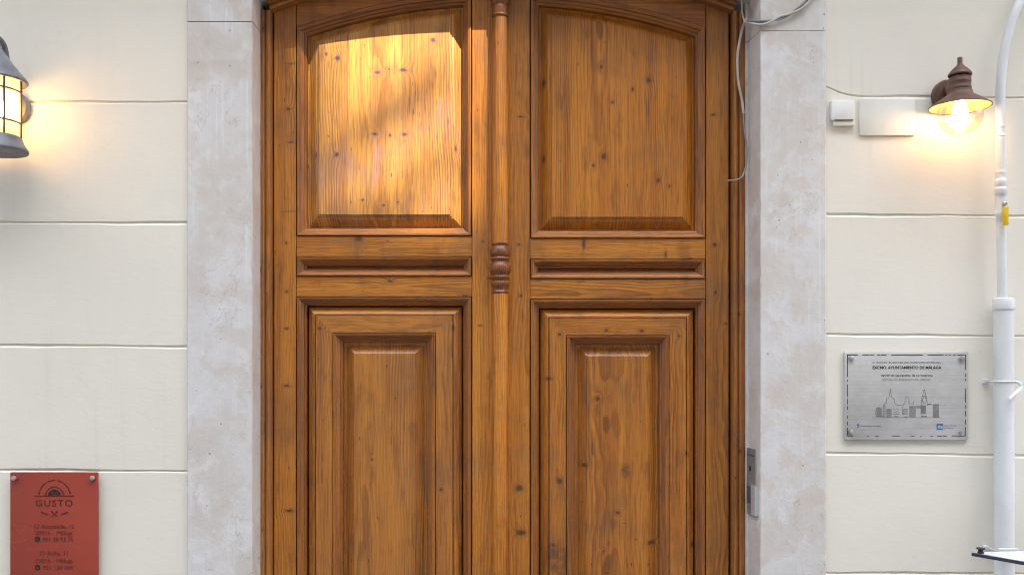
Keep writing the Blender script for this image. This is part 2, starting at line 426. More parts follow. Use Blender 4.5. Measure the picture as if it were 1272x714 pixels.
M = {}
M['plaster'] = plaster(); M['stone'] = stone()
M['mortar'] = simple('mortar', (.46, .42, .37), .9, 0, .2, 60, .4)
M['white_plastic'] = simple('white_plastic', (.78, .78, .76), .38, 0, .03, 40, .03, (.62, .58, .5), .12)
M['box_cream'] = simple('cream_white_plastic', (.79, .775, .73), .42, 0, .03, 40, .03, (.62, .58, .5), .12)
M['pipe_paint'] = simple('white_pipe_paint', (.73, .745, .765), .36, 0, .03, 24, .06, (.58, .56, .52), .2)
M['cream_paint'] = simple('cream_paint', (.76, .735, .65), .5, 0, .03, 30, .05)
M['yellow'] = simple('yellow_plastic', (.75, .50, .01), .4, 0, .06)
M['brown_metal'] = simple('brown_lamp_paint', (.125, .058, .040), .5, .05, .15, 60, .12, (.20, .125, .095), .35)
M['reflector'] = simple('amber_reflector_paint', (.62, .36, .11), .45, 0, .08, 40, .04)
M['grey_metal'] = simple('weathered_grey_metal', (.19, .20, .23), .5, .1, .2, 50, .18, (.30, .30, .32), .5)
M['cage'] = simple('dark_cage_metal', (.12, .08, .055), .55, .2, .2)
M['steel'] = NB('brushed_steel')
def _steel():
    b = M['steel']; P = b.pos(); n = b.noise(b.vm('MULTIPLY', P, (3, 3, 400)), 1., 3, .6); n2 = b.noise(P, 14., 4, .6)
    c = b.mix(b.ss(n2, .35, .7), (.66, .645, .63), (.58, .57, .565))
    c = b.mix(b.m('MULTIPLY', b.ss(n, .4, .7), .3), c, (.36, .36, .37))
    b.set(Base_Color=c, Metallic=.45, Roughness=b.lin(n2, .3, .7, .40, .55)); b.bump(n, .05, .0006); M['steel'] = b.mat
_steel()
M['screw'] = simple('satin_screw', (.55, .55, .56), .35, .9, .1, 40, .05)
M['ink'] = simple('worn_black_ink', (.045, .043, .045), .6, 0, .2, 120, .1, (.22, .21, .2), .5)
M['grey_ink'] = simple('faded_grey_ink', (.24, .24, .245), .6, 0, .2, 140, .1, (.40, .40, .40), .5)
M['blue_ink'] = simple('blue_print', (.07, .13, .32), .6, 0, .1)
M['light_blue_ink'] = simple('light_blue_print', (.30, .46, .62), .6, 0, .1)
M['red_acrylic'] = simple('red_acrylic', (.33, .050, .030), .22, 0, .06, 8, .01)
M['dark_red'] = simple('dark_red_print', (.105, .016, .016), .5, 0, .1, 60, .02)
M['black_red'] = simple('blackened_print', (.030, .010, .011), .5, 0, .1, 60, .02)
M['cable_grey'] = simple('grey_cable', (.34, .34, .36), .5, 0, .15, 60, .05, (.16, .16, .17), .5)
M['cable_dark'] = simple('dark_cable', (.11, .11, .12), .5, 0, .15, 60, .05)
M['cable_white'] = simple('old_white_cable', (.58, .55, .50), .5, 0, .08, 50, .05, (.35, .31, .27), .4)
M['box_grey'] = simple('grey_box_metal', (.40, .42, .45), .4, .5, .08, 40, .05, (.28, .28, .29), .4)
M['flap_grey'] = simple('pale_flap_metal', (.58, .61, .61), .4, .3, .05, 40, .05)
M['black'] = simple('black_plastic', (.022, .02, .028), .45, 0, .1)
M['table_top'] = simple('pale_table_top', (.62, .64, .70), .25, 0, .04, 20, .02)
M['table_edge'] = simple('dark_table_edge', (.045, .045, .075), .4, 0, .1)
M['paving'] = simple('street_paving', (.14, .135, .125), .75, 0, .12, 6, .2, (.10, .10, .095), .4)
M['street_wall'] = simple('pale_street_plaster', (.29, .285, .275), .8, 0, .06, 2, .1)
M['leaf'] = simple('leaf', (.06, .10, .03), .6, 0, .2)

def emit(name, col, strength):
    b = NB(name); b.nt.nodes.remove(b.bsdf); e = b.n('ShaderNodeEmission'); e.inputs[0].default_value = (*col, 1); e.inputs[1].default_value = strength
    b.nt.links.new(e.outputs[0], b.out.inputs[0]); return b.mat
def thin_glass(name, tint, gloss=.9, trans=0., frost=(1, .9, .7)):
    b = NB(name); b.nt.nodes.remove(b.bsdf)
    t = b.n('ShaderNodeBsdfTransparent'); t.inputs[0].default_value = (*tint, 1)
    g = b.n('ShaderNodeBsdfGlossy'); g.inputs['Roughness'].default_value = .03
    lw = b.n('ShaderNodeLayerWeight'); lw.inputs[0].default_value = .35
    ms = b.n('ShaderNodeMixShader'); b.nt.links.new(b.m('MULTIPLY', lw.outputs['Fresnel'], gloss * .6), ms.inputs[0]); src = t.outputs[0]
    if trans:
        tr = b.n('ShaderNodeBsdfTranslucent'); tr.inputs[0].default_value = (*frost, 1); m2 = b.n('ShaderNodeMixShader'); m2.inputs[0].default_value = trans
        b.nt.links.new(t.outputs[0], m2.inputs[1]); b.nt.links.new(tr.outputs[0], m2.inputs[2]); src = m2.outputs[0]
    b.nt.links.new(src, ms.inputs[1]); b.nt.links.new(g.outputs[0], ms.inputs[2]); b.nt.links.new(ms.outputs[0], b.out.inputs[0]); return b.mat
M['bulb'] = emit('lit_bulb', (1., .66, .36), 15.)
M['lantern_bulb'] = emit('lit_lantern_bulb', (1., .66, .37), 18.)
M['globe'] = thin_glass('clear_globe', (.97, .965, .95))
M['lantern_glass'] = thin_glass('seeded_lantern_glass', (.86, .74, .46), .8, .5, (1, .82, .45))

# ------------------------------------------------------------------ street and sky-side surroundings
g = MB(); g.add([(-300, -300, 0), (300, -300, 0), (300, 300, 0), (-300, 300, 0)], [(0, 1, 2, 3)])
tag(g.build('ground', M['paving'], smooth=0), kind='structure')

# ------------------------------------------------------------------ the house front
house = thing('house_facade', (0, 0, 0), 'cream rendered house front with scored courses and a pale stone door surround', 'house front')
YS = -.012                                                # face of the stone
xl_out, xl_in = X(232, YS), X(313.2, YS)
xr_in, xr_out = X(944.5, YS), X(1026.5, YS)

def rendered_wall(x0, x1, z0, z1, grooves, vx0, vx1):
    """a plaster sheet with raked joints; grooves: functions z(x)"""
    xs = [x0 + (vx0 - x0) * i / 4 for i in range(4)] if x0 < vx0 else []
    n = max(2, int((vx1 - vx0) / .025)); xs += [vx0 + (vx1 - vx0) * i / n for i in range(n + 1)]
    if vx1 < x1: xs += [vx1 + (x1 - vx1) * i / 4 for i in range(1, 5)]
    rnd = random.Random(int(z1 * 100) + int(x0 * 10))
    rows = [(lambda x: z0, 0.)]
    for gz in grooves:
        ph = [rnd.uniform(0, 6) for _ in range(4)]
        def wob(x, ph=ph): return .0012 * math.sin(5 * x + ph[0]) + .0007 * math.sin(17 * x + ph[1]) + .0005 * math.sin(41 * x + ph[2])
        for dz, dy in ((-.0075, 0), (-.0052, .0015), (-.0020, .0050), (.0020, .0050), (.0034, .0015), (.0050, 0)):
            rows.append((lambda x, gz=gz, dz=dz, wob=wob, ph=ph: gz(x) + wob(x) + dz * (1 + .25 * math.sin(9 * x + ph[3])), dy))
    rows.append((lambda x: z1, 0.))
    v = [(x, dy, fz(x)) for fz, dy in rows for x in xs]; m = len(xs)
    f = [(i * m + k, i * m + k + 1, (i + 1) * m + k + 1, (i + 1) * m + k) for i in range(len(rows) - 1) for k in range(m - 1)]
    mb = MB(); mb.add(v, f); return mb

def line(pa, pb):
    (ax, az), (bx, bz) = pa, pb
    return lambda x: az + (bz - az) * (x - ax) / (bx - ax)
def gl(px0, py0, px1, py1, curl=0):
    L = line((X(px0), Z(py0)), (X(px1), Z(py1)))
    if not curl: return L
    x0 = X(1027)
    return lambda x: L(max(x, x0)) + curl * max(0, 1 - max(0, x - x0) / .125) ** 2.2
ZT = 3.16
LG = [gl(0, 1195, 232, 1197), gl(0, 1042, 232, 1044), gl(0, 889, 232, 891), gl(0, 736, 232, 738), gl(0, 582.5, 232, 585.5), gl(0, 428.5, 232, 430.5), gl(0, 275.5, 232, 277), gl(0, 127, 232, 127), gl(0, -24, 232, -24)]
RG = [gl(1027, 1152, 1272, 1153), gl(1027, 1006, 1272, 1007), gl(1027, 859, 1272, 860), gl(1027, 710.5, 1272, 712), gl(1027, 562, 1272, 566), gl(1027, 414.5, 1272, 418), gl(1027, 266, 1272, 268.5), gl(1027, 119.5, 1272, 121.5, .034), gl(1027, -28, 1272, -27)]
rendered_wall(-9, xl_out + .004, 0, ZT, LG, -2.6, xl_out + .004).build('plaster_wall', M['plaster'], house, smooth=9)
rendered_wall(xr_out - .004, 9, 0, ZT, RG, xr_out - .004, 2.6).build('plaster_wall', M['plaster'], house, smooth=9)
co = MB(); co.box(-9, 9, -.36, -.0005, 3.47, 3.60); co.box(-9, 9, -.30, -.0005, 3.42, 3.469); co.build('shade_cornice', M['plaster'], house, smooth=0)  # unseen ledge added overhead to shade the top of the walls
up = MB(); up.box(-9, 9, 0, .4, ZT, 9.5); up.build('upper_wall', M['plaster'], house, smooth=0)

def stone_block(plan, z0, z1, seed, edge=(), name='jamb_block'):
    """plan polygon (x,y) extruded upwards with chipped, slightly uneven arrises"""
    rnd = random.Random(seed); nz = max(2, int((z1 - z0) / .018)); n = len(plan); v = []
    for i in range(nz + 1):
        z = z0 + (z1 - z0) * i / nz
        for k, (x, y) in enumerate(plan):
            j = .0004 if k in edge else 0
            chip = rnd.uniform(0, .005) if (k in edge and rnd.random() < .035) else 0
            sgn = -1 if x > sum(p[0] for p in plan) / n else 1
            v.append((x + rnd.gauss(0, j) + sgn * chip, y + abs(rnd.gauss(0, j * .6)), z))
    f = [(i * n + k, i * n + (k + 1) % n, (i + 1) * n + (k + 1) % n, (i + 1) * n + k) for i in range(nz) for k in range(n)]
    f.append(list(range(n - 1, -1, -1))); f.append([nz * n + k for k in range(n)])
    mb = MB(); mb.add(v, f); return mb.build(name, M['stone'], house, smooth=30)
c = .0035
plan_l = [(xl_out, .05), (xl_out, YS + c), (xl_out + c, YS), (xl_in - c, YS), (xl_in, YS + c), (xl_in - .001, .13), (xl_in - .03, .13), (xl_in - .03, .30), (xl_out, .30)]
rb = X(929.5, .098)
plan_r = [(xr_out, .30), (rb + .03, .30), (rb + .03, .13), (X(925.5, .104), .13), (X(925.5, .104), .104), (rb, .097), (xr_in, YS + c), (xr_in + c, YS), (xr_out - c, YS), (xr_out, YS + c)]
jl, jr = Z(27.2, YS), Z(38.5, YS)
stone_block(plan_l, 0, jl - .0018, 1, (1, 2, 3, 4)); stone_block([(x - .0008, y) if x < -1 else (x, y) for x, y in plan_l], jl + .0018, ZT, 2, (1, 2, 3, 4))
stone_block(plan_r, 0, jr - .0015, 3, (5, 6, 7, 8, 9)); stone_block([(x, y + .0012) for x, y in plan_r], jr + .0015, ZT, 4, (5, 6, 7, 8, 9))
for x0_, x1_, z_ in ((xl_out + .002, xl_in - .004, jl), (xr_in + .002, xr_out - .004, jr)):
    mb = MB(); mb.box(x0_, x1_, YS + .004, .1, z_ - .003, z_ + .003); mb.build('mortar_joint', M['mortar'], house, smooth=0)
# the arched head above (just out of the picture): it throws the edge of shade across the door
XA = X(622, .13)
def arc(px_r, apex, y, x0, x1, n=28):
    """arch curve of radius px_r (pixels) with its crown at row apex, at depth y, from x0 to x1"""
    r = px_r * (D + y) / F; xa = X(622, y); za = Z(apex, y) - r
    return [(x, za + math.sqrt(r * r - (x - xa) ** 2)) for x in [x0 + (x1 - x0) * i / n for i in range(n + 1)]]
a = arc(1250, -52, YS, xl_in - .001, xr_in + .001, 40)
poly = a + [(xr_in + .001, ZT), (xl_in - .001, ZT)]
mb = MB(); n = len(poly)
v = [(x, YS + .0005, z) for x, z in poly] + [(x, .30, z) for x, z in poly]
mb.add(v, [list(range(n)), list(range(2 * n - 1, n - 1, -1))] + [(i, (i + 1) % n, n + (i + 1) % n, n + i) for i in range(n)])
mb.build('arch_stone', M['stone'], house, smooth=30)

# ------------------------------------------------------------------ door frame
def K(lst, y=.13): return [(X(x, y), Z(py, y), .88 * rx * (D + y) / F, .88 * rz * (D + y) / F) for x, py, rx, rz in lst]
W_FRAME = wood('frame_pine', K([(327, 36, 1.2, 9), (325, 480, 2, 5), (918, 390, 2, 3), (919, 560, 2, 4)], .1), freq=110)
frame = thing('door_frame', (XA, .1, 0), 'moulded brown wooden door frame set inside the pale stone jambs', 'door frame')
YF = .095
fl, fr_ = X(335.5, YF), X(911, YF)
fa = arc(766, -43, YF, fl, fr_, 40)
prof = [(0, .23), (0, YF + .006), (.0015, YF + .002), (.005, YF), (.011, YF), (.0155, YF + .003), (.0175, YF + .010), (.0195, YF + .010), (.021, YF + .004), (.025, YF), (.033, YF), (.0385, YF + .003), (.041, YF + .009), (.046, YF + .010), (.046, .16)]
mb = MB(); sweep(mb, [(fl, 0), (fl, .4), (fl, 1.0), (fl, 1.6), (fl, 2.2), (fl, fa[0][1])], prof); mb.build('jamb_moulding', W_FRAME, frame, color=(1., .98, 1.02, .5))
mb = MB(); sweep(mb, fa, prof); mb.build('arched_head', W_FRAME, frame, color=(.85, .78, .74, .2))
mb = MB(); sweep(mb, [(fr_, fa[-1][1]), (fr_, 2.2), (fr_, 1.6), (fr_, 1.0), (fr_, .4), (fr_, 0)], prof); mb.build('jamb_moulding', W_FRAME, frame, color=(.95, .90, .92, .45))
mb = MB()
mb.box(fl - .01, X(356, .18), .200, .225, 0, fa[0][1] + .02); mb.box(X(890, .18), fr_ + .01, .200, .225, 0, fa[-1][1] + .02)
a1 = arc(766, -50, .18, X(330, .18), X(914, .18)); a2 = arc(766, -22, .18, X(330, .18), X(914, .18))
n = len(a1); v = [(x, .200, z) for x, z in a1] + [(x, .200, z) for x, z in a2]
mb.add(v, [(i, i + 1, n + i + 1, n + i) for i in range(n - 1)])
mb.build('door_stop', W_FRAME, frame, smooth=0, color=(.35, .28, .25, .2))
mb = MB(); a3 = arc(766, -60, .22, X(326, .22), X(918, .22)); poly = [(X(326, .22), .0), (X(918, .22), .0)] + a3[::-1]; n = len(poly)
mb.add([(x, .235, z) for x, z in poly] + [(x, .255, z) for x, z in poly], [list(range(n)), list(range(2 * n - 1, n - 1, -1))] + [(i, (i + 1) % n, n + (i + 1) % n, n + i) for i in range(n)])
mb.build('light_block_board', W_FRAME, frame, smooth=0, color=(.2, .16, .14, .2))  # dark board added behind the leaves to stop light through the seams

# ------------------------------------------------------------------ door leaves
YD = .13
def px(x): return X(x, YD)
def pz(y): return Z(y, YD)
PXM = (D + YD) / F
prof_m = [(0, -.012), (0, .0030), (.0008, .0044), (.0026, .0046), (.0060, .0032), (.0100, .0008), (.0125, -.0010), (.0130, -.0060), (.0140, -.0066), (.0175, -.0084), (.0212, -.0108), (.0218, -.0148), (.0232, -.0152), (.0260, -.0164), (.0288, -.0180), (.0302, -.0200), (.0304, -.0215), (.0304, -.0330)]
prof_up = [(.020, -.0300), (.0400, -.0300), (.0405, -.0275), (.0440, -.0262), (.0540, -.0190), (.0640, -.0118), (.0665, -.0108), (.0715, -.0100), (.0722, -.0072), (.0770, -.0066), (.0778, -.0036), (.0788, -.0030)]
prof_band = [(0, -.060), (.0305, -.060), (.0375, -.060), (.0375, -.0235), (.0382, -.0215), (.0420, -.0192), (.0472, -.0162), (.0478, -.0128), (.0490, -.0118), (.0530, -.0090), (.0575, -.0066), (.0620, -.0054), (.0655, -.0050), (.0664, -.0085), (.0688, -.0085), (.0693, -.0010), (.0700, 0.)]
def make_leaf(left):
    dy = 0 if left else 3.0                                # the right leaf has dropped a few millimetres
    if left: xo0, xo1, xi0, xi1 = 340.2, 368.3, 586., 621.2
    else: xo0, xo1, xi0, xi1 = 905.2, 876.3, 658.6, 622.0
    lo, hi = (xo1, xi0) if left else (xi0, xo1)
    KN = (L_KNOTS, L_STREAKS) if left else (R_KNOTS, R_STREAKS)
    Wm = wood('pine_with_knots', K(KN[0]), K(KN[1]))
    Wp = wood('plain_pine', K(KN[0][:6]), (), 95)
    leaf = thing('door_leaf', (px(xo0), YD, .05), 'left wooden door leaf, sunlight falling across its arched upper panel' if left else 'right wooden door leaf, wholly in shade, with a dark stain low on its inner side', 'door', 'pair of panelled door leaves')
    TB = .195
    def apx(apex, a, b, n=14): return arc(766, apex, YD, px(a), px(b), n)
    def up_t(k): return {True: (1.0, .97, .95), False: (.98, .93, .90)}[left]
    T = {'top': (1.12, 1.36, 3.2, .0) if left else (.98, .92, .85, .05), 'mid': (1.0, .97, .98, .10) if left else (.98, .94, .92, .10), 'low': (.98, .96, 1.02, .34) if left else (.92, .86, .84, .20)}  # left top tint puts part of the sun patch's paleness into the wood colour
    # stiles
    for a, b_ in ((xo0, xo1 - .5 if left else xo1 + .5), (xi0 + (.5 if left else -.5), xi1)):
        outer = a == xo0; a, b_ = min(a, b_), max(a, b_)
        top = apx(-40, a, b_, 6)
        poly = [(px(a), .06), (px(b_), .06)] + top[::-1]
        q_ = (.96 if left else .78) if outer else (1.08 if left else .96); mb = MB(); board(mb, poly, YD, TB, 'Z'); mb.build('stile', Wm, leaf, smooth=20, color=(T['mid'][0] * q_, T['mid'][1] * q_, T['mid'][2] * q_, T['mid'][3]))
    # rails
    t1, t2 = apx(-40, lo, hi), apx(-9, lo, hi)
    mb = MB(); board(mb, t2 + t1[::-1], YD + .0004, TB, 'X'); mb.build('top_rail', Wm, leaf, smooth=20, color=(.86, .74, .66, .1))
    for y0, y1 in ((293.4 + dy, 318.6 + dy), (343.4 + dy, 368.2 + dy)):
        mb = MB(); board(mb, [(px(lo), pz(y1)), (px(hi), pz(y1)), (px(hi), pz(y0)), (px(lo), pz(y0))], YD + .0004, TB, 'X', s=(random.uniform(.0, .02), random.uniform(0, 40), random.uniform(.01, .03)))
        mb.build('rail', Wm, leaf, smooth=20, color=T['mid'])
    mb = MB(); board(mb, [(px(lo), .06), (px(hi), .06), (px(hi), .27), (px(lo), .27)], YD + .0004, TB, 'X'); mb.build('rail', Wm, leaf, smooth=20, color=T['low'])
    # arched upper panel
    r_ = 766 * PXM; op = Arched(px(lo), px(hi), pz(293.4 + dy), px(622), pz(-9) - r_, r_)
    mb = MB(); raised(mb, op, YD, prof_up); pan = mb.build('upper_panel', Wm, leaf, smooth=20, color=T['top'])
    mb = MB(); moulding(mb, op.inset(.0022), YD, prof_m); mb.build('panel_moulding', Wp, pan, smooth=40, color=(.74, .66, .63, .16))
    # narrow panel between the rails
    op = [(px(lo), pz(343.4 + dy)), (px(hi), pz(343.4 + dy)), (px(hi), pz(318.6 + dy)), (px(lo), pz(318.6 + dy))]
    mb = MB(); raised(mb, op, YD, [(.02, -.030), (.034, -.030)], 'X'); pan = mb.build('narrow_panel', Wp, leaf, smooth=20, color=(.7, .6, .55, .2))
    mb = MB(); moulding(mb, offset(op, .0018), YD, prof_m); mb.build('panel_moulding', Wp, pan, smooth=40, color=(.76, .67, .66, .22))
    # lower panel: outer moulding, raised mitred border, inner moulding, fielded centre
    op = [(px(lo), .275), (px(hi), .275), (px(hi), pz(368.2 + dy)), (px(lo), pz(368.2 + dy))]
    fld = offset(op, 45 * PXM)
    mb = MB(); raised(mb, fld, YD, [(.012, -.0300), (.0455, -.0300), (.0462, -.0272), (.0560, -.0225), (.0680, -.0160), (.0735, -.0140), (.0740, -.0105), (.0750, -.0100)])
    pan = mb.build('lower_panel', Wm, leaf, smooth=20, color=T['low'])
    mb = MB(); moulding(mb, offset(op, .0022), YD, prof_m); mb.build('outer_moulding', Wp, pan, smooth=40, color=(.74, .65, .65, .32))
    mb = MB(); moulding(mb, op, YD, prof_band + [(45 * PXM - .0012, 0.), (45 * PXM, -.0012), (45 * PXM, -.03)]); mb.build('panel_border', Wm, pan, smooth=25, color=T['low'])
    mb = MB(); moulding(mb, offset(fld, .0014), YD + .0008, prof_m); mb.build('inner_moulding', Wp, pan, smooth=40, color=(.74, .64, .63, .32))
    return leaf, Wm

L_KNOTS = [(419, 72, 4, 4.5), (538, 50, 5, 4), (469, 90, 6, 3.2), (501, 87, 7, 3.2), (483, 86, 1.8, 1.8), (465, 166, 3.8, 2.4), (484, 168, 2.2, 2.4), (502, 167, 4, 2.4), (418, 192, 3.4, 3.6),
           (405, 67, 2, 3), (476, 255, 2.6, 2.4), (494, 251, 1.8, 1.8), (450, 248, 2.5, 1.6), (358, 136, 4, 2.6), (361, 177, 5, 1.6), (356, 302, 2.2, 2.6), (356, 362, 3, 2), (356, 408, 3.5, 1.8), (566, 183, 2.5, 6),
           (445, 297, 7, 5), (485, 349, 5, 2.6), (578, 368, 6, 3), (356, 479, 5, 2.2), (373, 572, 5, 4), (359, 634, 7, 2.6), (397, 408, 3.5, 2.5), (563, 407, 2.5, 5), (596, 404, 4, 1.3), (548, 608, 3, 2.5), (600, 300, 2, 2.5), (392, 192, 2, 5), (608, 345, 3, 1.4), (461, 571, 1.5, 2)]
L_STREAKS = [(512, 104, 1.1, 5), (516, 116, 1, 6), (513, 139, 1.2, 6), (521, 142, 1, 7), (530, 112, 1, 6), (543, 128, 1, 8), (557, 150, 1.2, 9), (563, 158, 1, 7), (497, 178, 1, 8), (483, 190, 1, 7), (500, 216, 1.2, 10), (512, 225, 1, 8), (446, 205, 1, 10), (533, 160, 1, 8), (556, 222, 1.8, 9), (366, 79, 20, 2.4), (360, 263, 16, 1.6), (508, 128, 1.6, 16), (519, 118, 1.6, 22), (528, 132, 1.2, 14), (543, 168, 1.4, 14), (561, 196, 1.6, 18), (508, 195, 1.2, 18), (440, 160, 1, 20), (400, 580, 2, 40), (377, 470, 1.4, 30), (425, 50, 12, 1.2), (530, 640, 2, 40), (486, 540, 1.2, 40)]
R_KNOTS = [(747, 83, 2.6, 4), (806, 99, 4.6, 5), (786, 111, 2.2, 4), (761, 127, 2.5, 2.6), (750, 194, 4.6, 6), (737, 205, 2.2, 3), (818, 224, 4, 4.5), (832, 231, 2, 2.5), (676, 100, 2.6, 7), (676, 196, 2.6, 7),
           (647, 145, 5, 1.4), (645, 304, 2.6, 2.4), (647, 367, 2.4, 2.4), (886, 143, 4, 2.2), (888, 304, 4, 3), (889, 363, 2.6, 2.8), (902, 402, 2.6, 1.8), (725, 303, 2.6, 8), (827, 316, 2.2, 5),
           (753, 410, 3.5, 2.6), (797, 411, 4, 3.4), (695, 415, 2.6, 2.6), (843, 417, 2.4, 3), (682, 470, 7, 2.6), (743, 495, 3.6, 3.4), (727, 578, 6, 3.6), (645, 606, 6.5, 6), (647, 661, 8, 5.5), (826, 557, 3, 4), (810, 675, 7, 3.6), (861, 677, 3, 6), (695, 597, 4.5, 6), (687, 676, 2.4, 2.4), (768, 637, 3.4, 2.6), (750, 685, 1.8, 1.8), (853, 563, 3, 3.5)]
R_STREAKS = [(696, 702, 24, 46), (686, 690, 10, 30), (748, 130, 1.2, 40), (793, 480, 1.3, 12), (787, 495, 1.2, 10), (778, 585, 9, 14), (806, 140, 1.0, 36), (776, 650, 5, 1.3), (692, 590, 3, 14), (736, 560, 2, 20), (870, 470, 1.3, 40), (755, 712, 7, 1.6)]
leafL, WL = make_leaf(True)
leafR, WR = make_leaf(False)

# turned cover column over the meeting stiles (fixed to the left leaf)
cx, cy, q = px(621.4), YD - .022, PXM * .985
def cz(y): return Z(y, YD - .02)
sh = MB(); gs = (.09, 3., .05)
sh.lathe(cx, cy, [(10.0 * q, .06), (10.0 * q, .8), (9.8 * q, cz(366)), (9.6 * q, cz(363))], 28, grain=gs)
sh.lathe(cx, cy, [(9.4 * q, cz(304)), (9.9 * q, cz(240)), (9.6 * q, cz(120)), (8.6 * q, cz(20))], 28, grain=(.07, 9., .05))
col = sh.build('cover_column', WL, leafL, smooth=60, color=(1.14, 1.08, 1.0, .05))
cl = MB()
cl.lathe(cx, cy, [((r if r < 9.5 else 10.5 + (r - 10.9) * 1.3) * q, cz(y)) for r, y in ((9.2, 366), (10.3, 364.8), (11.0, 363.6), (11.0, 362.4), (10.2, 361.4), (9.9, 360.4), (10.4, 357.5), (11.6, 354.5), (12.2, 351.8), (11.8, 350.2), (11.0, 349.6), (10.9, 348.4), (11.6, 347.2), (12.4, 345.8), (12.5, 344.6), (11.6, 343.6), (11.0, 342.2), (11.2, 341), (12.8, 338.8), (13.5, 335), (13.5, 331.8), (12.8, 328.8), (11.4, 327.2), (10.8, 325.4), (11.2, 323.8), (12.3, 322.6), (12.4, 321.4), (11.6, 320.2), (11.2, 319.2), (12.2, 317.4), (12.7, 314.6), (12.5, 311.5), (11.4, 308.4), (10.3, 306.2), (10.2, 305.4), (10.9, 304.4), (11.0, 302.9), (10.2, 301.9), (8.6, 301.6))], 36, grain=(.02, 5., .04))
cl.build('collar', WL, col, smooth=50, color=(.60, .47, .45, .3))
cp = MB()
cp.lathe(cx, cy, [(r * q, cz(y)) for r, y in ((8.0, 23), (9.6, 22.4), (10.6, 21.2), (10.4, 19.6), (9.6, 18.8), (9.9, 16), (10.5, 12), (11.0, 9.4), (10.4, 8.6), (10.5, 7.4), (11.7, 6), (12.2, 4), (11.6, 2.4), (12.0, 1), (13.6, -2), (15.5, -8), (16, -14), (16, -30))], 32, grain=(.03, 7., .04))
cp.build('capital', WL, col, smooth=50, color=(.60, .46, .43, .25))

# ------------------------------------------------------------------ left wall lantern
LY = -.14; lx = X(-8, LY); lq = (D + LY) / F; lr = lq * .88
def lz(y): return Z(y, LY)
lan = thing('wall_lantern', (lx, 0, lz(123)), 'grey metal caged wall lantern, lit, above the red plate at the left', 'wall lantern')
mb = MB(); mb.lathe(lx, lz(122), [(.050, -.0005), (.056, -.008), (.056, -.018), (.048, -.028), (.02, -.034), (1e-6, -.035)], 36, axis='Y'); mb.build('wall_plate', M['grey_metal'], lan)
mb = MB(); mb.tube(spline([(lx, -.03, lz(120)), (lx, -.050, lz(100)), (lx, -.055, lz(72)), (lx, -.075, lz(50)), (lx, -.115, lz(44)), (lx, LY, lz(52))]), .009, 12); mb.build('arm', M['grey_metal'], lan)
mb = MB(); mb.lathe(lx, LY, [(r * lr, lz(y)) for r, y in ((1e-3, 50), (6, 51), (9, 54), (9.5, 58), (12, 62), (16, 67), (24, 77), (34, 88), (42, 96.5), (44, 98.6), (44.4, 100.4), (43, 102), (40, 101.5), (33, 95), (22, 82), (10, 72), (1e-3, 71))], 48); mb.build('hood', M['grey_metal'], lan)
mb = MB(); mb.lathe(lx, LY, [(33 * lr, lz(171)), (33.4 * lr, lz(150)), (33.4 * lr, lz(120)), (33 * lr, lz(97))], 48)
mb.f = [f for f in mb.f if len(f) == 4]; mb.g = mb.g[:len(mb.f)]; mb.build('glass', M['lantern_glass'], lan)
mb = MB()
for y in (113.5, 152.5): mb.tube([(lx + 34.8 * lr * math.sin(a), LY - 34.8 * lr * math.cos(a), lz(y)) for a in [2 * math.pi * k / 40 for k in range(41)]], .0030, 8, cap=False)
for k in range(6):
    a = R(-9 + 60 * k); mb.tube([(lx + 34.8 * lr * math.sin(a), LY - 34.8 * lr * math.cos(a), lz(y)) for y in (172, 135, 98)], .0034, 8)
mb.build('cage', M['cage'], lan)
mb = MB(); mb.lathe(lx, LY, [(r * lr, lz(y)) for r, y in ((1e-3, 168), (33, 168.5), (36, 170), (37, 173), (38.5, 177), (42, 182), (44.6, 185), (45, 187), (44, 188.6), (41, 189), (20, 187.5), (1e-3, 187))], 48); mb.build('base', M['grey_metal'], lan)
mb = MB(); mb.sphere((lx, LY, lz(134)), .034, 20, 12, 1, 1.2); mb.build('bulb', M['lantern_bulb'], lan)

# ------------------------------------------------------------------ right wall lamp
RY = -.105; rx = 1.495; rq = (D + RY) / F; rr = rq * .88
def rz(y): return Z(y, RY)
lamp = thing('wall_lamp', (rx, 0, rz(115)), 'brown metal wall lamp with flared shade and clear globe, lit, beside the white pipe', 'wall lamp')
mb = MB(); mb.lathe(X(1176), Z(121), [(.054, -.0005), (.057, -.006), (.057, -.014), (.052, -.020), (1e-6, -.021)], 36, axis='Y'); mb.build('wall_plate', M['brown_metal'], lamp)
mb = MB(); mb.tube([(rx, -.018, Z(113)), (rx, -.05, rz(111)), (rx, -.095, rz(109))], .016, 14); mb.build('arm', M['brown_metal'], lamp)
mb = MB(); mb.lathe(rx, RY, [(r * rr, rz(y)) for r, y in ((14.2, 112), (16.2, 113.5), (16.6, 116.5), (18, 118.6), (22, 121), (32, 126.8), (39, 131), (41.4, 132.6), (41.6, 133.6), (40.6, 133.9), (39.6, 133.2))], 56); mb.f = [f for f in mb.f if len(f) == 4]; mb.g = mb.g[:len(mb.f)]; sha = mb.build('shade', M['brown_metal'], lamp)
mb = MB(); mb.lathe(rx, RY, [(r * rr, rz(y)) for r, y in ((39.8, 133.3), (38, 132.4), (30, 127.8), (20, 122.4), (14, 119.6), (12, 118), (1e-3, 117.8))], 56); mb.f = [f for f in mb.f if len(f) == 4]; mb.g = mb.g[:len(mb.f)]; mb.build('reflector', M['reflector'], sha)
mb = MB(); mb.lathe(rx, RY, [(r * rr, rz(y)) for r, y in ((14.4, 113), (15, 112), (15, 109), (14.4, 108), (14.4, 104), (14.7, 103.4), (14.7, 101), (14.4, 100.5), (14.4, 97.2), (13.4, 96), (9.6, 95.6), (9.6, 92), (8, 91))], 40)
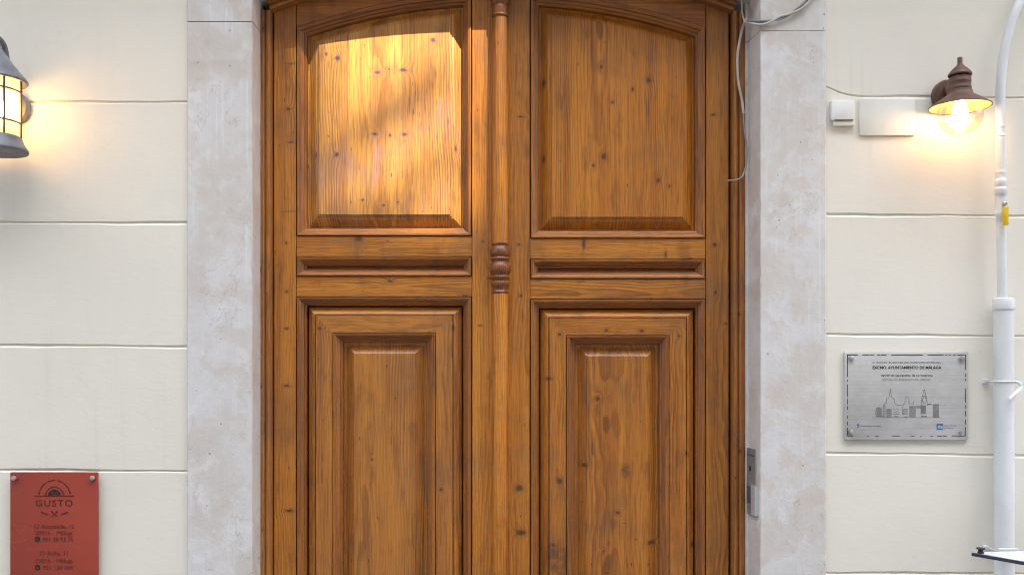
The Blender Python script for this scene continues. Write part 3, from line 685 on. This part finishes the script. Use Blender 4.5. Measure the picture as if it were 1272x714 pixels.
for k in range(9):
    a = 2 * math.pi * k / 9; mb.tube([(rx + 11.4 * rr * math.sin(a), RY - 11.4 * rr * math.cos(a), rz(y)) for y in (96.6, 92)], .0042, 6)
mb.build('neck', M['brown_metal'], lamp)
mb = MB(); mb.lathe(rx, RY, [(r * rr, rz(y)) for r, y in ((9, 93.2), (13.4, 94.6), (15.6, 94.4), (16, 93), (14.5, 90.6), (10, 86), (5.6, 82.4), (3.8, 80.6), (3.3, 79), (3.4, 73), (2.8, 71.6), (1e-3, 71.2))], 40); mb.build('vent_cap', M['brown_metal'], lamp)
mb = MB(); mb.sphere((rx, RY, rz(142.5)), 27 * rq, 40, 24); mb.build('glass_globe', M['globe'], lamp)
mb = MB(); mb.lathe(rx, RY, [(r * rr, rz(y)) for r, y in ((4.6, 118.5), (5, 124), (6.4, 128), (9.4, 133), (10.8, 138.5), (10.6, 143), (8.8, 147.4), (5.2, 150), (1e-3, 151))], 28); mb.build('bulb', M['bulb'], lamp)

# ------------------------------------------------------------------ red restaurant plate, lower left
SY = -.020
def sx(x): return X(x, SY)
def sz(y): return Z(y, SY)
sign = thing('restaurant_plate', (sx(67), 0, sz(750)), 'red acrylic restaurant plate with dark red lettering, on the wall under the lantern', 'sign')
mb = MB(); mb.rbox(sx(12.5), sx(121.8), SY, SY + .005, sz(905), sz(586.2), .003, 3); mb.build('panel', M['red_acrylic'], sign)
for x, y in ((18.3, 593.5), (115.6, 593.3), (18.3, 897), (115.6, 897)):
    mb = MB(); mb.lathe(sx(x), sz(y), [(.0075, -.001), (.0075, SY - .004), (.0086, SY - .0045), (.0088, SY - .0075), (.0074, SY - .0100), (.004, SY - .0112), (1e-6, SY - .0115)], 20, axis='Y'); mb.build('screw', M['screw'], sign)
TY = SY - .0004
text('GUSTO', sz(620) - sz(628.3), sx(67.2), sz(628.3), TY, M['dark_red'], sign, track=1.22, bold=.0006, wide=sx(91) - sx(45))
lg = MB()
def flat(mb, poly, y, t=.0006):
    n = len(poly); mb.add([(p[0], y - t, p[1]) for p in poly] + [(p[0], y, p[1]) for p in poly], [list(range(n))] + [(i, n + i, n + (i + 1) % n, (i + 1) % n) for i in range(n)])
def ring_arc(mb, c, r0, r1, a0, a1, y, n=24):
    P_ = [(c[0] + r1 * math.cos(R(a0 + (a1 - a0) * k / n)), c[1] + r1 * math.sin(R(a0 + (a1 - a0) * k / n))) for k in range(n + 1)]
    Q_ = [(c[0] + r0 * math.cos(R(a0 + (a1 - a0) * k / n)), c[1] + r0 * math.sin(R(a0 + (a1 - a0) * k / n))) for k in range(n + 1)]
    for k in range(n): flat(mb, [Q_[k], P_[k], P_[k + 1], Q_[k + 1]][::-1], y)
sp = (D + SY) / F; c0 = (sx(67.8), sz(615.4))
for k in range(34):                                        # the arc of minute lettering over the emblem
    a = 8 + 164 * k / 33
    if k in (9, 14, 15, 22): continue
    ring_arc(lg, c0, 18.6 * sp, (20.3 if k % 3 else 19.8) * sp, a, a + 3.1, TY, 1)
ring_arc(lg, c0, 10.6 * sp, 11.7 * sp, 0, 180, TY)
flat(lg, [(sx(42.5), sz(616)), (sx(92.5), sz(616)), (sx(92.5), sz(614.9)), (sx(42.5), sz(614.9))], TY)
c1 = (sx(67.2), sz(612))
ring_arc(lg, (sx(67.8), sz(605)), 33.6 * sp, 35.4 * sp, 180 + 61, 180 + 77, TY, 8); ring_arc(lg, (sx(67.8), sz(605)), 33.6 * sp, 35.4 * sp, 180 + 103, 180 + 119, TY, 8)
for s_ in (-1, 1):
    a_, b_ = Vector((sx(67.8 - 3.6 * s_), sz(641))), Vector((sx(67.8 + 3.8 * s_), sz(634.6))); d_ = (b_ - a_).normalized(); n_ = Vector((-d_.y, d_.x)) * .5 * sp
    flat(lg, [tuple(a_ - n_), tuple(b_ - n_), tuple(b_ + n_), tuple(a_ + n_)], TY)
    flat(lg, [tuple(b_ - d_ * .006 - n_ * 2), tuple(b_ - n_ * 1.6), tuple(b_ + n_ * 1.6), tuple(b_ - d_ * .006 + n_ * 2)], TY)
lg.build('emblem', M['dark_red'], sign, smooth=0)
lg = MB()
for a0, a1 in ((4, 54), (62, 118), (126, 176)):
    n = 8; flat(lg, [(c0[0] + 1.0 * sp * math.cos(R((a0 + a1) / 2)), c0[1] + 1.2 * sp)] + [(c0[0] + 8.2 * sp * math.cos(R(a0 + (a1 - a0) * k / n)), c0[1] + 8.2 * sp * math.sin(R(a0 + (a1 - a0) * k / n))) for k in range(n + 1)], TY)
lg.build('emblem_fan', M['black_red'], sign, smooth=0)
def phone(y):
    mb = MB(); c = (sx(46.6), sz(y)); ring_arc(mb, c, 0.0001, 3.5 * sp, 0, 360, TY, 20); o = mb.build('telephone_symbol', M['black_red'], sign, smooth=0)
    mb = MB(); ring_arc(mb, (c[0] + .8 * sp, c[1] + .8 * sp), 1.6 * sp, 2.3 * sp, 170, 290, TY - .0006, 8); mb.build('handset', M['red_acrylic'], o, smooth=0)
for body, y, w, xc in (('C/ Alcazabilla, 12', 656, 50, 67.2), ('29015 - Málaga', 664, 46, 67.2), ('951 38 93 75', 672.2, 38, 72), ('C/ Bolsa, 11', 689, 35, 67.4), ('29015 - Málaga', 698.6, 46, 67.2), ('951 130 069', 707, 37, 72)):
    text(body, sz(y - 5.6) - sz(y), sx(xc), sz(y), TY, M['dark_red'], sign, wide=w * sp)
phone(669.2); phone(704.2)

# ------------------------------------------------------------------ steel plaque, right
QY = -.012
def qx(x): return X(x, QY)
def qz(y): return Z(y, QY)
qp = (D + QY) / F
plq = thing('steel_plaque', (qx(1126), 0, qz(545)), 'brushed steel municipal plaque with engraved skyline and worn black border, on the right wall', 'plaque')
mb = MB(); mb.rbox(qx(1049.5), qx(1203), QY, -.0002, qz(546), qz(437), .0015, 2); mb.build('plate', M['steel'], plq)
for x, y in ((1057, 444.8), (1195, 445.6), (1057, 536.4), (1195, 537.4)):
    mb = MB(); mb.lathe(qx(x), qz(y), [(.0085, QY + .001), (.0095, QY - .003), (.0088, QY - .0065), (.004, QY - .0085), (1e-6, QY - .009)], 18, axis='Y'); mb.build('screw', M['screw'], plq)
bd = MB(); QT = QY - .0003; rnd = random.Random(5)
def dash_h(y, segs, t=1.0):
    for a_, b_ in segs: flat(bd, [(qx(a_), qz(y + t)), (qx(b_), qz(y + t)), (qx(b_), qz(y)), (qx(a_), qz(y))], QT, .0003)
def dash_v(x, segs, t=.9):
    for a_, b_ in segs: flat(bd, [(qx(x), qz(b_)), (qx(x + t), qz(b_)), (qx(x + t), qz(a_)), (qx(x), qz(a_))], QT, .0003)
dash_h(440.2, [(1052.5, 1065.5), (1071, 1080), (1081, 1086), (1089, 1093), (1094, 1101), (1107, 1146.5), (1152, 1172), (1174, 1176.4), (1178.5, 1181), (1184, 1187), (1189, 1199)])
bd.build('border', M['ink'], plq, smooth=0); bd = MB()
dash_h(540.6, [(1053, 1060), (1077, 1079.4), (1087, 1092), (1108, 1118), (1131, 1136), (1143, 1145), (1155, 1158.6), (1164, 1170), (1171, 1176), (1182, 1199.6)])
bd.build('border', M['ink'], plq, smooth=0); bd = MB()
dash_v(1052.2, [(440, 468), (471, 474), (477, 493), (495, 502), (504, 509), (516, 519.5), (523, 528), (531, 541)])
bd.build('border', M['ink'], plq, smooth=0); bd = MB()
dash_v(1199, [(440.5, 459), (464, 468), (470, 473), (482, 500), (503, 507), (510, 517), (521, 527), (530, 541)])
bd.build('border', M['ink'], plq, smooth=0)
def ptext(body, y, h, xc, w, m, bold=0): return text(body, h * qp, qx(xc), qz(y), QT, m, plq, bold=bold, wide=w * qp, thick=.0003)
ptext('EL EDIFICIO HA SIDO REHABILITADO CON AYUDA DEL', 451.4, 2.5, 1126.4, 85, M['grey_ink'], .0001)
ptext('EXCMO. AYUNTAMIENTO DE MÁLAGA', 458, 3.6, 1126.4, 85.5, M['ink'], .0005)
ptext('INSTITUTO MUNICIPAL DE LA VIVIENDA', 467.6, 2.6, 1126.6, 64, M['ink'], .0001)
ptext('OFICINA DE REHABILITACIÓN URBANA', 472.6, 2.4, 1126, 60, M['grey_ink'])
en = MB()
def R_(x0, y0, x1, y1): flat(en, [(qx(x0), qz(y1)), (qx(x1), qz(y1)), (qx(x1), qz(y0)), (qx(x0), qz(y0))], QT, .0003)
def seg(x0, y0, x1, y1, t=.45):
    a_, b_ = Vector((qx(x0), qz(y0))), Vector((qx(x1), qz(y1))); d_ = (b_ - a_).normalized(); n_ = Vector((-d_.y, d_.x)) * t * qp / 2
    flat(en, [tuple(a_ - n_), tuple(b_ - n_), tuple(b_ + n_), tuple(a_ + n_)], QT, .0003)
seg(1120, 461.2, 1132.5, 461.2, .4); en.build('divider_line', M['grey_ink'], plq, smooth=0); en = MB()
def hatch(x0, y0, x1, y1, st):
    k = x0
    while k <= x1: seg(k, y0, k, y1, .55); k += st
hatch(1089, 506, 1095.6, 517, 1.15); hatch(1097, 503, 1100, 518, 1.2); hatch(1101.5, 507.5, 1108, 518, 1.1); hatch(1121, 507, 1128, 515, 1.2); hatch(1130, 504, 1137, 518, 1.15); hatch(1144, 503, 1150, 514, 1.0); hatch(1159, 501.5, 1166.2, 518, .95)
for y in (508.4, 511.2, 514): seg(1109, y, 1117, y, .7)
seg(1084, 518.4, 1168, 518.4, .6); seg(1088, 517, 1098, 517, 1.1); seg(1110, 517, 1116, 517, 1.1); seg(1122, 517.4, 1128, 517.4, .9); seg(1144, 517, 1151, 517, 1.2)
for pts in ([(1097, 503), (1101, 500), (1101, 495), (1104, 494), (1105.2, 489), (1106, 483), (1106.8, 489), (1108, 494), (1111, 495), (1111, 500), (1114, 503), (1121, 503)], [(1121, 506), (1122.4, 501.5), (1124, 501), (1124, 496), (1126.3, 492.4), (1129, 496), (1129, 501), (1134.5, 501.5), (1134.5, 498)], [(1138, 504), (1144, 504), (1144.5, 497), (1146.5, 489), (1148, 483), (1149.6, 489), (1151.6, 496), (1151.6, 503), (1156, 502)], [(1145.6, 498), (1147, 491.6), (1149.4, 491.6), (1150.6, 498), (1148, 501.5), (1145.6, 498)], [(1087, 517), (1088, 508), (1093, 504.6)]):
    for a_, b_ in zip(pts, pts[1:]): seg(*a_, *b_, .5)
seg(1138, 506, 1144, 506, 1.3); seg(1152, 502, 1157, 502, 1.2)
en.build('skyline_engraving', M['grey_ink'], plq, smooth=0)
ptext('Ayuntamiento de Málaga', 529.6, 1.7, 1081.5, 26, M['blue_ink'])
lgo = MB(); 
def R2(x0, y0, x1, y1, yy=QT, t=.0003): flat(lgo, [(qx(x0), qz(y1)), (qx(x1), qz(y1)), (qx(x1), qz(y0)), (qx(x0), qz(y0))], yy, t)
R2(1064.6, 526.4, 1066.8, 528.6); R2(1064.8, 529.2, 1066.6, 531.2); lgo.build('blue_crest', M['blue_ink'], plq, smooth=0); lgo = MB(); R2(1163.6, 526, 1171.4, 533.6)
lgo.build('blue_logo', M['blue_ink'], plq, smooth=0)
lgo = MB(); flat(lgo, [(qx(1164.6), qz(532)), (qx(1167.6), qz(531.4)), (qx(1170.8), qz(532.4)), (qx(1170.8), qz(527.4)), (qx(1168.6), qz(529)), (qx(1166.4), qz(527.2)), (qx(1164.6), qz(529.4))], QT - .0003, .0003)
lgo.build('logo_shape', M['light_blue_ink'], plq, smooth=0)
ptext('Instituto Municipal', 529, 1.6, 1180.2, 15.5, M['blue_ink']); ptext('de la Vivienda', 532.4, 1.6, 1178.2, 11.5, M['blue_ink'])

# ------------------------------------------------------------------ white boxes on the right wall
bx = thing('door_chime_box', (X(1049), 0, Z(155)), 'small white rounded box with a slot and drooping lower lip, beside the stone jamb', 'wall box')
mb = MB(); mb.rbox(X(1034, -.03), X(1063.6, -.03), -.018, -.0003, Z(148.6, -.03), Z(123, -.03), .007, 4); mb.build('cover', M['white_plastic'], bx)
mb = MB(); mb.rbox(X(1035.5, -.02), X(1063, -.02), -.015, -.0005, Z(156, -.02), Z(147, -.02), .006, 4); mb.build('lower_lip', M['cream_paint'], bx)
mb = MB(); mb.rbox(X(1038.6, -.034), X(1061.6, -.034), -.0187, -.016, Z(148.3, -.034), Z(147.2, -.034), .0008, 2); mb.build('slot', M['ink'], bx)
jb = thing('junction_box', (X(1103), 0, Z(168)), 'flat white rectangular junction cover between the small box and the brown lamp', 'wall box')
mb = MB(); mb.rbox(X(1068.6, -.014), X(1138, -.014), -.009, -.0003, Z(168, -.014), Z(122, -.014), .004, 3); mb.build('cover', M['box_cream'], jb)
for x, y in ((1072.5, 126), (1134, 164)):
    mb = MB(); mb.lathe(X(x, -.014), Z(y, -.014), [(.0032, -.0085), (.003, -.0098), (1e-6, -.0100)], 12, axis='Y'); mb.build('screw', M['cream_paint'], jb)

# ------------------------------------------------------------------ service pipe, far right
GY = -.048
def gp(x, y, yy=GY): return (X(x, yy), yy, Z(y, yy))
pipe = thing('service_pipe', (X(1247), 0, 0), 'white service pipe with a thick sleeve and a yellow valve lever, right of the lamp', 'pipe')
gq = (D + GY) / F
pts = spline([gp(1282, -30, -.03), gp(1271, -6, -.036), gp(1261, 16), gp(1252.5, 43), gp(1246.4, 72), gp(1243.2, 104), gp(1242.4, 140), gp(1242.4, 178)], 6) + [Vector(gp(1242.6, 230)), Vector(gp(1244, 300)), Vector(gp(1245, 372))]
mb = MB(); mb.tube(pts, 5.7 * gq, 18); mb.build('thin_pipe', M['pipe_paint'], pipe)
def rings(lst, xc0, xc1, name, m=M['pipe_paint'], par=pipe):
    y0, y1 = lst[0][1], lst[-1][1]; mb = MB(); n = 28
    v = []
    for r, y in lst:
        xc = xc0 + (xc1 - xc0) * (y - y0) / (y1 - y0); cx_, cy_, cz_ = gp(xc, y)
        r *= .9; v += [(cx_ + r * gq * math.sin(2 * math.pi * k / n), cy_ - r * gq * math.cos(2 * math.pi * k / n), cz_) for k in range(n)]
    f = [(i * n + k, i * n + (k + 1) % n, (i + 1) * n + (k + 1) % n, (i + 1) * n + k) for i in range(len(lst) - 1) for k in range(n)] + [list(range(n)), [(len(lst) - 1) * n + k for k in range(n)]]
    mb.add(v, f); return mb.build(name, m, par, smooth=40)
rings([(5.6, 156), (6.6, 157), (6.6, 160), (6.0, 161), (6.0, 166), (6.9, 167), (6.9, 170), (5.6, 171)], 1242.4, 1242.4, 'coupling')
rings([(5.6, 211), (6.6, 212.5), (6.6, 217), (6.1, 218), (6.1, 222), (7.4, 223), (8.0, 226), (8.0, 230), (7.2, 231.5), (7.4, 234), (8.4, 235), (8.4, 241.6), (7.4, 243), (7.0, 246), (7.2, 254), (7.0, 262), (7.6, 263.4), (7.6, 268), (6.6, 269.4), (6.4, 277), (5.6, 279)], 1242.6, 1243.6, 'valve_body')
val = MB(); c = gp(1247.6, 253.5, GY - 7.0 * gq); val.lathe(c[0], c[2], [(.0075, c[1] + .008), (.0075, c[1] - .008), (.005, c[1] - .010), (1e-6, c[1] - .010)], 12, axis='Y'); vo = val.build('valve_spindle', M['screw'], pipe)
mb = MB(); mb.rbox(X(1245.4, GY - .03), X(1252, GY - .03), GY - .036, GY - .028, Z(280, GY - .03), Z(257, GY - .03), .003, 3); mb.build('yellow_lever', M['yellow'], vo)
rings([(13.0, 1250), (13.0, 700), (13.0, 386), (13.0, 385), (14.2, 384.4), (14.4, 382), (14.4, 373), (13.6, 371), (11, 370.2), (6, 370.2)], 1249, 1246.6, 'sleeve')
def clip(y, xc):
    mb = MB(); c = gp(xc, y)
    ro = 12.3 * gq; pts = [(c[0] + ro * math.sin(a), c[1] - ro * math.cos(a), c[2]) for a in [R(-95 + 190 * k / 16) for k in range(17)]]
    mb.tube([(c[0] - ro - .001, -.004, c[2])] + pts + [(c[0] + ro + .001, -.004, c[2])], .0026, 8)
    mb.rbox(c[0] - ro - .017, c[0] - ro + .002, -.012, -.0005, c[2] - .008, c[2] + .007, .002, 2)
    return mb
mb = clip(473.5, 1247); mb.tube(spline([gp(1261.5, 474, -.055), gp(1267, 476, -.066), gp(1268, 482, -.07), gp(1262, 488, -.088), gp(1255.5, 494, -.094), gp(1254, 497, -.094)], 5), .0062, 10); mb.build('clip', M['pipe_paint'], pipe)
mb = clip(683, 1248.4); mb.rbox(X(1240.5, -.092), X(1266, -.092), -.096, -.088, Z(686, -.09), Z(680.5, -.09), .003, 2); mb.build('clip', M['pipe_paint'], pipe)

# ------------------------------------------------------------------ loose cables by the door head
cab = thing('cable_bundle', (X(925, .05), .05, Z(28, .05)), 'twisted grey cables across the right stone jamb with one white end hanging down', 'cable')
def cpt(x, y, yy): return (X(x, yy), yy, Z(y, yy))
def bundle(off, m, r=.0035):
    mb = MB(); P_ = []
    for x, y, yy, k in ((925, 27, .035, 0), (932, 27.5, .0, .6), (945, 28.5, -.020, 1), (957, 26.5, -.022, .3), (970, 22.5, -.022, -.7), (980, 18.5, -.022, -.2), (992, 11, -.022, .7), (1001, 4, -.022, .8), (1008, -5, -.022, .6), (1016, -18, -.020, .4), (1022, -30, -.016, 0)):
        P_.append(cpt(x + off * k * .35, y + off * k, yy - abs(off) * .0006 * (1 if off > 0 else -1)))
    mb.tube(spline(P_, 6), r, 8); mb.build('strand', m, cab)
bundle(2.4, M['cable_white'], .0042); bundle(0., M['cable_dark'], .0034); bundle(-2.0, M['cable_grey'], .0038)
mb = MB(); mb.tube(spline([cpt(925, 28, .03), cpt(922.4, 35, .07), cpt(919.4, 48, .078), cpt(916.4, 66, .080), cpt(916, 82, .080), cpt(917.4, 104, .080), cpt(921.4, 124, .082), cpt(923.6, 141, .083)], 6), .0047, 10); mb.build('hanging_end', M['cable_white'], cab)
mb = MB(); mb.tube(spline([cpt(923.6, 141, .083), cpt(924, 155, .084), cpt(926, 172, .084), cpt(927.6, 186, .083), cpt(927, 202, .082), cpt(924.6, 214, .080), cpt(920, 221.5, .078), cpt(912, 224, .077), cpt(904, 224.6, .075)], 6), .0032, 8); mb.build('bared_end', M['cable_grey'], cab)
mb = MB(); mb.tube(spline([cpt(926, 29, .03), cpt(922.4, 19, .06), cpt(921.6, 6, .078), cpt(923, -8, .08), cpt(926, -30, .08)], 6), .0036, 8); mb.tube(spline([cpt(927, 27, .03), cpt(927, 16, .06), cpt(928, 3, .082), cpt(930, -12, .08), cpt(932, -30, .08)], 6), .0026, 8); mb.build('strand', M['cable_white'], cab)

# ------------------------------------------------------------------ grey key box on the right reveal
kx = lambda yy: xr_in + (rb - xr_in) * (yy - YS - c0k) / (.097 - YS - c0k)
c0k = .0035
kb = thing('key_box', (X(934, .05), .05, Z(640, .05)), 'narrow grey metal lock box with a pale flap on the right stone reveal', 'lock box')
def slab(y0, y1, py0, py1, t, name, m, par, base=0.):
    mb = MB(); z0, z1 = Z(py1, .05), Z(py0, .05)
    P_ = [(kx(y0) - base, y0), (kx(y1) - base, y1), (kx(y1) - base - t, y1 - .001), (kx(y1) - base - t - .0005, y1 - .003), (kx(y0) - base - t - .0005, y0 + .003), (kx(y0) - base - t, y0 + .001)]; n = 6
    v = [(x, y, z) for z in (z0, z1) for x, y in P_]
    mb.add(v, [(k, (k + 1) % n, n + (k + 1) % n, n + k) for k in range(n)] + [list(range(n - 1, -1, -1)), list(range(n, 2 * n))]); return mb.build(name, m, par, smooth=0)
bo = slab(.020, .094, 557, 640, .006, 'body', M['box_grey'], kb)
slab(.008, .020, 557, 601.5, .0045, 'side_strip', M['flap_grey'], kb)
slab(.004, .040, 601.8, 638, .013, 'flap', M['flap_grey'], kb)
slab(.046, .088, 600.5, 628, .004, 'window', M['box_grey'], bo, .006)
slab(.050, .084, 604, 625, .0008, 'window_pane', M['cable_dark'], bo, .0102)
mb = MB(); mb.lathe(.066, Z(582, .05), [(.011, kx(.066) - .0055), (.011, kx(.066) - .0075), (1e-6, kx(.066) - .0076)], 16, axis='X'); mb.build('keyhole', M['black'], kb)
slab(.024, .092, 564.6, 566, .0004, 'seam', M['cable_dark'], kb, .0064)

# ------------------------------------------------------------------ table corner, lower right
tz = .862
tab = thing('cafe_table', (1.73, -.60, 0), 'pale topped table with a dark rim, only its corner showing at the lower right', 'table')
c0t = Vector((1.421, -.318)); d1 = Vector((math.cos(R(5)), math.sin(R(5)))); d2 = Vector((math.cos(R(-56)), math.sin(R(-56))))
raw = [c0t, c0t + d2 * .40, c0t + d2 * .40 + Vector((.40, .0)), c0t + d1 * .82]
def round_poly(P_, r, seg=5):
    out = []; n = len(P_)
    for i in range(n):
        a_, b_, c_ = P_[i - 1], P_[i], P_[(i + 1) % n]
        e1, e2 = (a_ - b_).normalized(), (c_ - b_).normalized(); s0, s1 = b_ + e1 * r, b_ + e2 * r
        for k in range(seg + 1):
            t = k / seg; out.append((s0 * (1 - t) + b_ * t) * (1 - t) + (b_ * (1 - t) + s1 * t) * t)
    return out
rp = round_poly(raw, .014)
def vprism(mb, P_, z0, z1):
    n = len(P_); mb.add([(p.x, p.y, z) for z in (z0, z1) for p in P_], [(k, (k + 1) % n, n + (k + 1) % n, n + k) for k in range(n)] + [list(range(n - 1, -1, -1)), list(range(n, 2 * n))])
mb = MB(); vprism(mb, rp, tz - .011, tz - .0015); ro = mb.build('rim', M['table_edge'], tab, smooth=30)
cen = sum((Vector(p) for p in rp), Vector((0, 0))) / len(rp)
mb = MB(); vprism(mb, [cen + (p - cen) * .988 for p in rp], tz - .0012, tz); mb.build('top', M['table_top'], tab, smooth=30)
mb = MB(); mb.lathe(cen.x, cen.y, [(.20, .001), (.20, .012), (.05, .022), (.028, .04), (.026, tz - .05), (.06, tz - .0235), (.06, tz - .0225)], 24); mb.build('pedestal', M['table_edge'], tab)
kn = thing('small_knob', (X(1215, -.36), -.36, tz), 'small dark spool shaped knob standing on the table corner', 'knob')
kc = (1.4465, -.338); kq = .0025
mb = MB(); mb.lathe(kc[0], kc[1], [(3.8 * kq, tz + .0003), (3.9 * kq, tz + .004), (2.9 * kq, tz + .006)], 20); mb.build('foot', M['black'], kn)
mb = MB(); mb.lathe(kc[0], kc[1], [(2.9 * kq, tz + .006), (3.1 * kq, tz + .012), (5.0 * kq, tz + .0132), (5.4 * kq, tz + .0145), (5.2 * kq, tz + .0165), (1e-6, tz + .0168)], 20); mb.build('head', M['black'], kn)

# ------------------------------------------------------------------ across the street: the building that keeps the front in shade
opp = thing('opposite_building', (7.6, -9, 0), 'pale unseen building across the street, with an added wall whose gap shapes the sun patch', 'building')
t = (9 + YD) / -SUN.y                                       # the sun's path from the door to the plane of the added gap wall
def hit(x, z): return (x + t * SUN.x, z + t * SUN.z)
gx0, gz0 = hit(px(345), pz(268)); gx1, gz1 = hit(px(599), pz(-10)); gx1 += .2 * SUN.x / -SUN.y
mb = MB(); y0, y1 = -9.2, -9.0; top = gz1 + 1.6
mb.box(gx0 - 3.2, gx0, y0, y1, 0, top); mb.box(gx1, gx1 + 3.2, y0, y1, 0, top); mb.box(gx0, gx1, y0, y1, 0, gz0)
mb.build('sun_gap_wall', M['street_wall'], opp, smooth=0)  # unseen wall added to block the sun, its gap sized to the door's patch
mb = MB(); mb.box(-14, 1, -16, -9.25, 0, 14.5); mb.box(1, 20, -16, -9.25, 0, 11); mb.build('main_block', M['street_wall'], opp, smooth=0)
sh = thing('dapple_plant', (gx0 + .4, -9.1, gz0), 'unseen leafy plant added in the wall gap across the street to dapple the sun patch', 'plant')  # leaves added only to break up the sun passing the gap
rnd = random.Random(7); lf = MB(); stm = MB(); W_, H_ = gx1 - gx0, gz1 - gz0
def twig(u0, v0, u1, v1, nl, spread, size):
    a_, b_ = Vector((gx0 + u0 * W_, -9.1, gz0 + v0 * H_)), Vector((gx0 + u1 * W_, -9.1, gz0 + v1 * H_))
    stm.tube([a_, (a_ + b_) / 2 + Vector((0, .03, .02)), b_], .008, 6)
    for i in range(nl):
        p = a_.lerp(b_, rnd.random()) + Vector((rnd.gauss(0, spread), rnd.gauss(0, .03), rnd.gauss(0, spread)))
        u = Vector((rnd.gauss(0, 1), rnd.gauss(0, .5), rnd.gauss(0, 1))).normalized() * size * rnd.uniform(.6, 1.3); w = u.cross(Vector((rnd.gauss(0, .4), 1, rnd.gauss(0, .4)))).normalized() * u.length * .5
        lf.add([p - u, p + w, p + u, p - w], [(0, 1, 2, 3)])
def at(x, y): return ((hit(px(x), 0)[0] - gx0 + .1 * SUN.x / -SUN.y) / W_, (hit(0, pz(y))[1] - gz0 + .1 * SUN.z / -SUN.y) / H_)
twig(*at(425, 180), *at(505, 128), 130, .028, .035); twig(*at(480, 140), *at(565, 95), 75, .024, .028); twig(*at(490, 238), *at(580, 192), 95, .025, .030)
twig(*at(352, 262), *at(362, 40), 200, .05, .04); twig(*at(385, 262), *at(402, 70), 120, .05, .03); twig(*at(400, 255), *at(500, 235), 70, .035, .03); twig(*at(588, 260), *at(605, 90), 42, .028, .026)
stm.build('stem', M['leaf'], sh); lf.build('foliage', M['leaf'], sh, smooth=0)
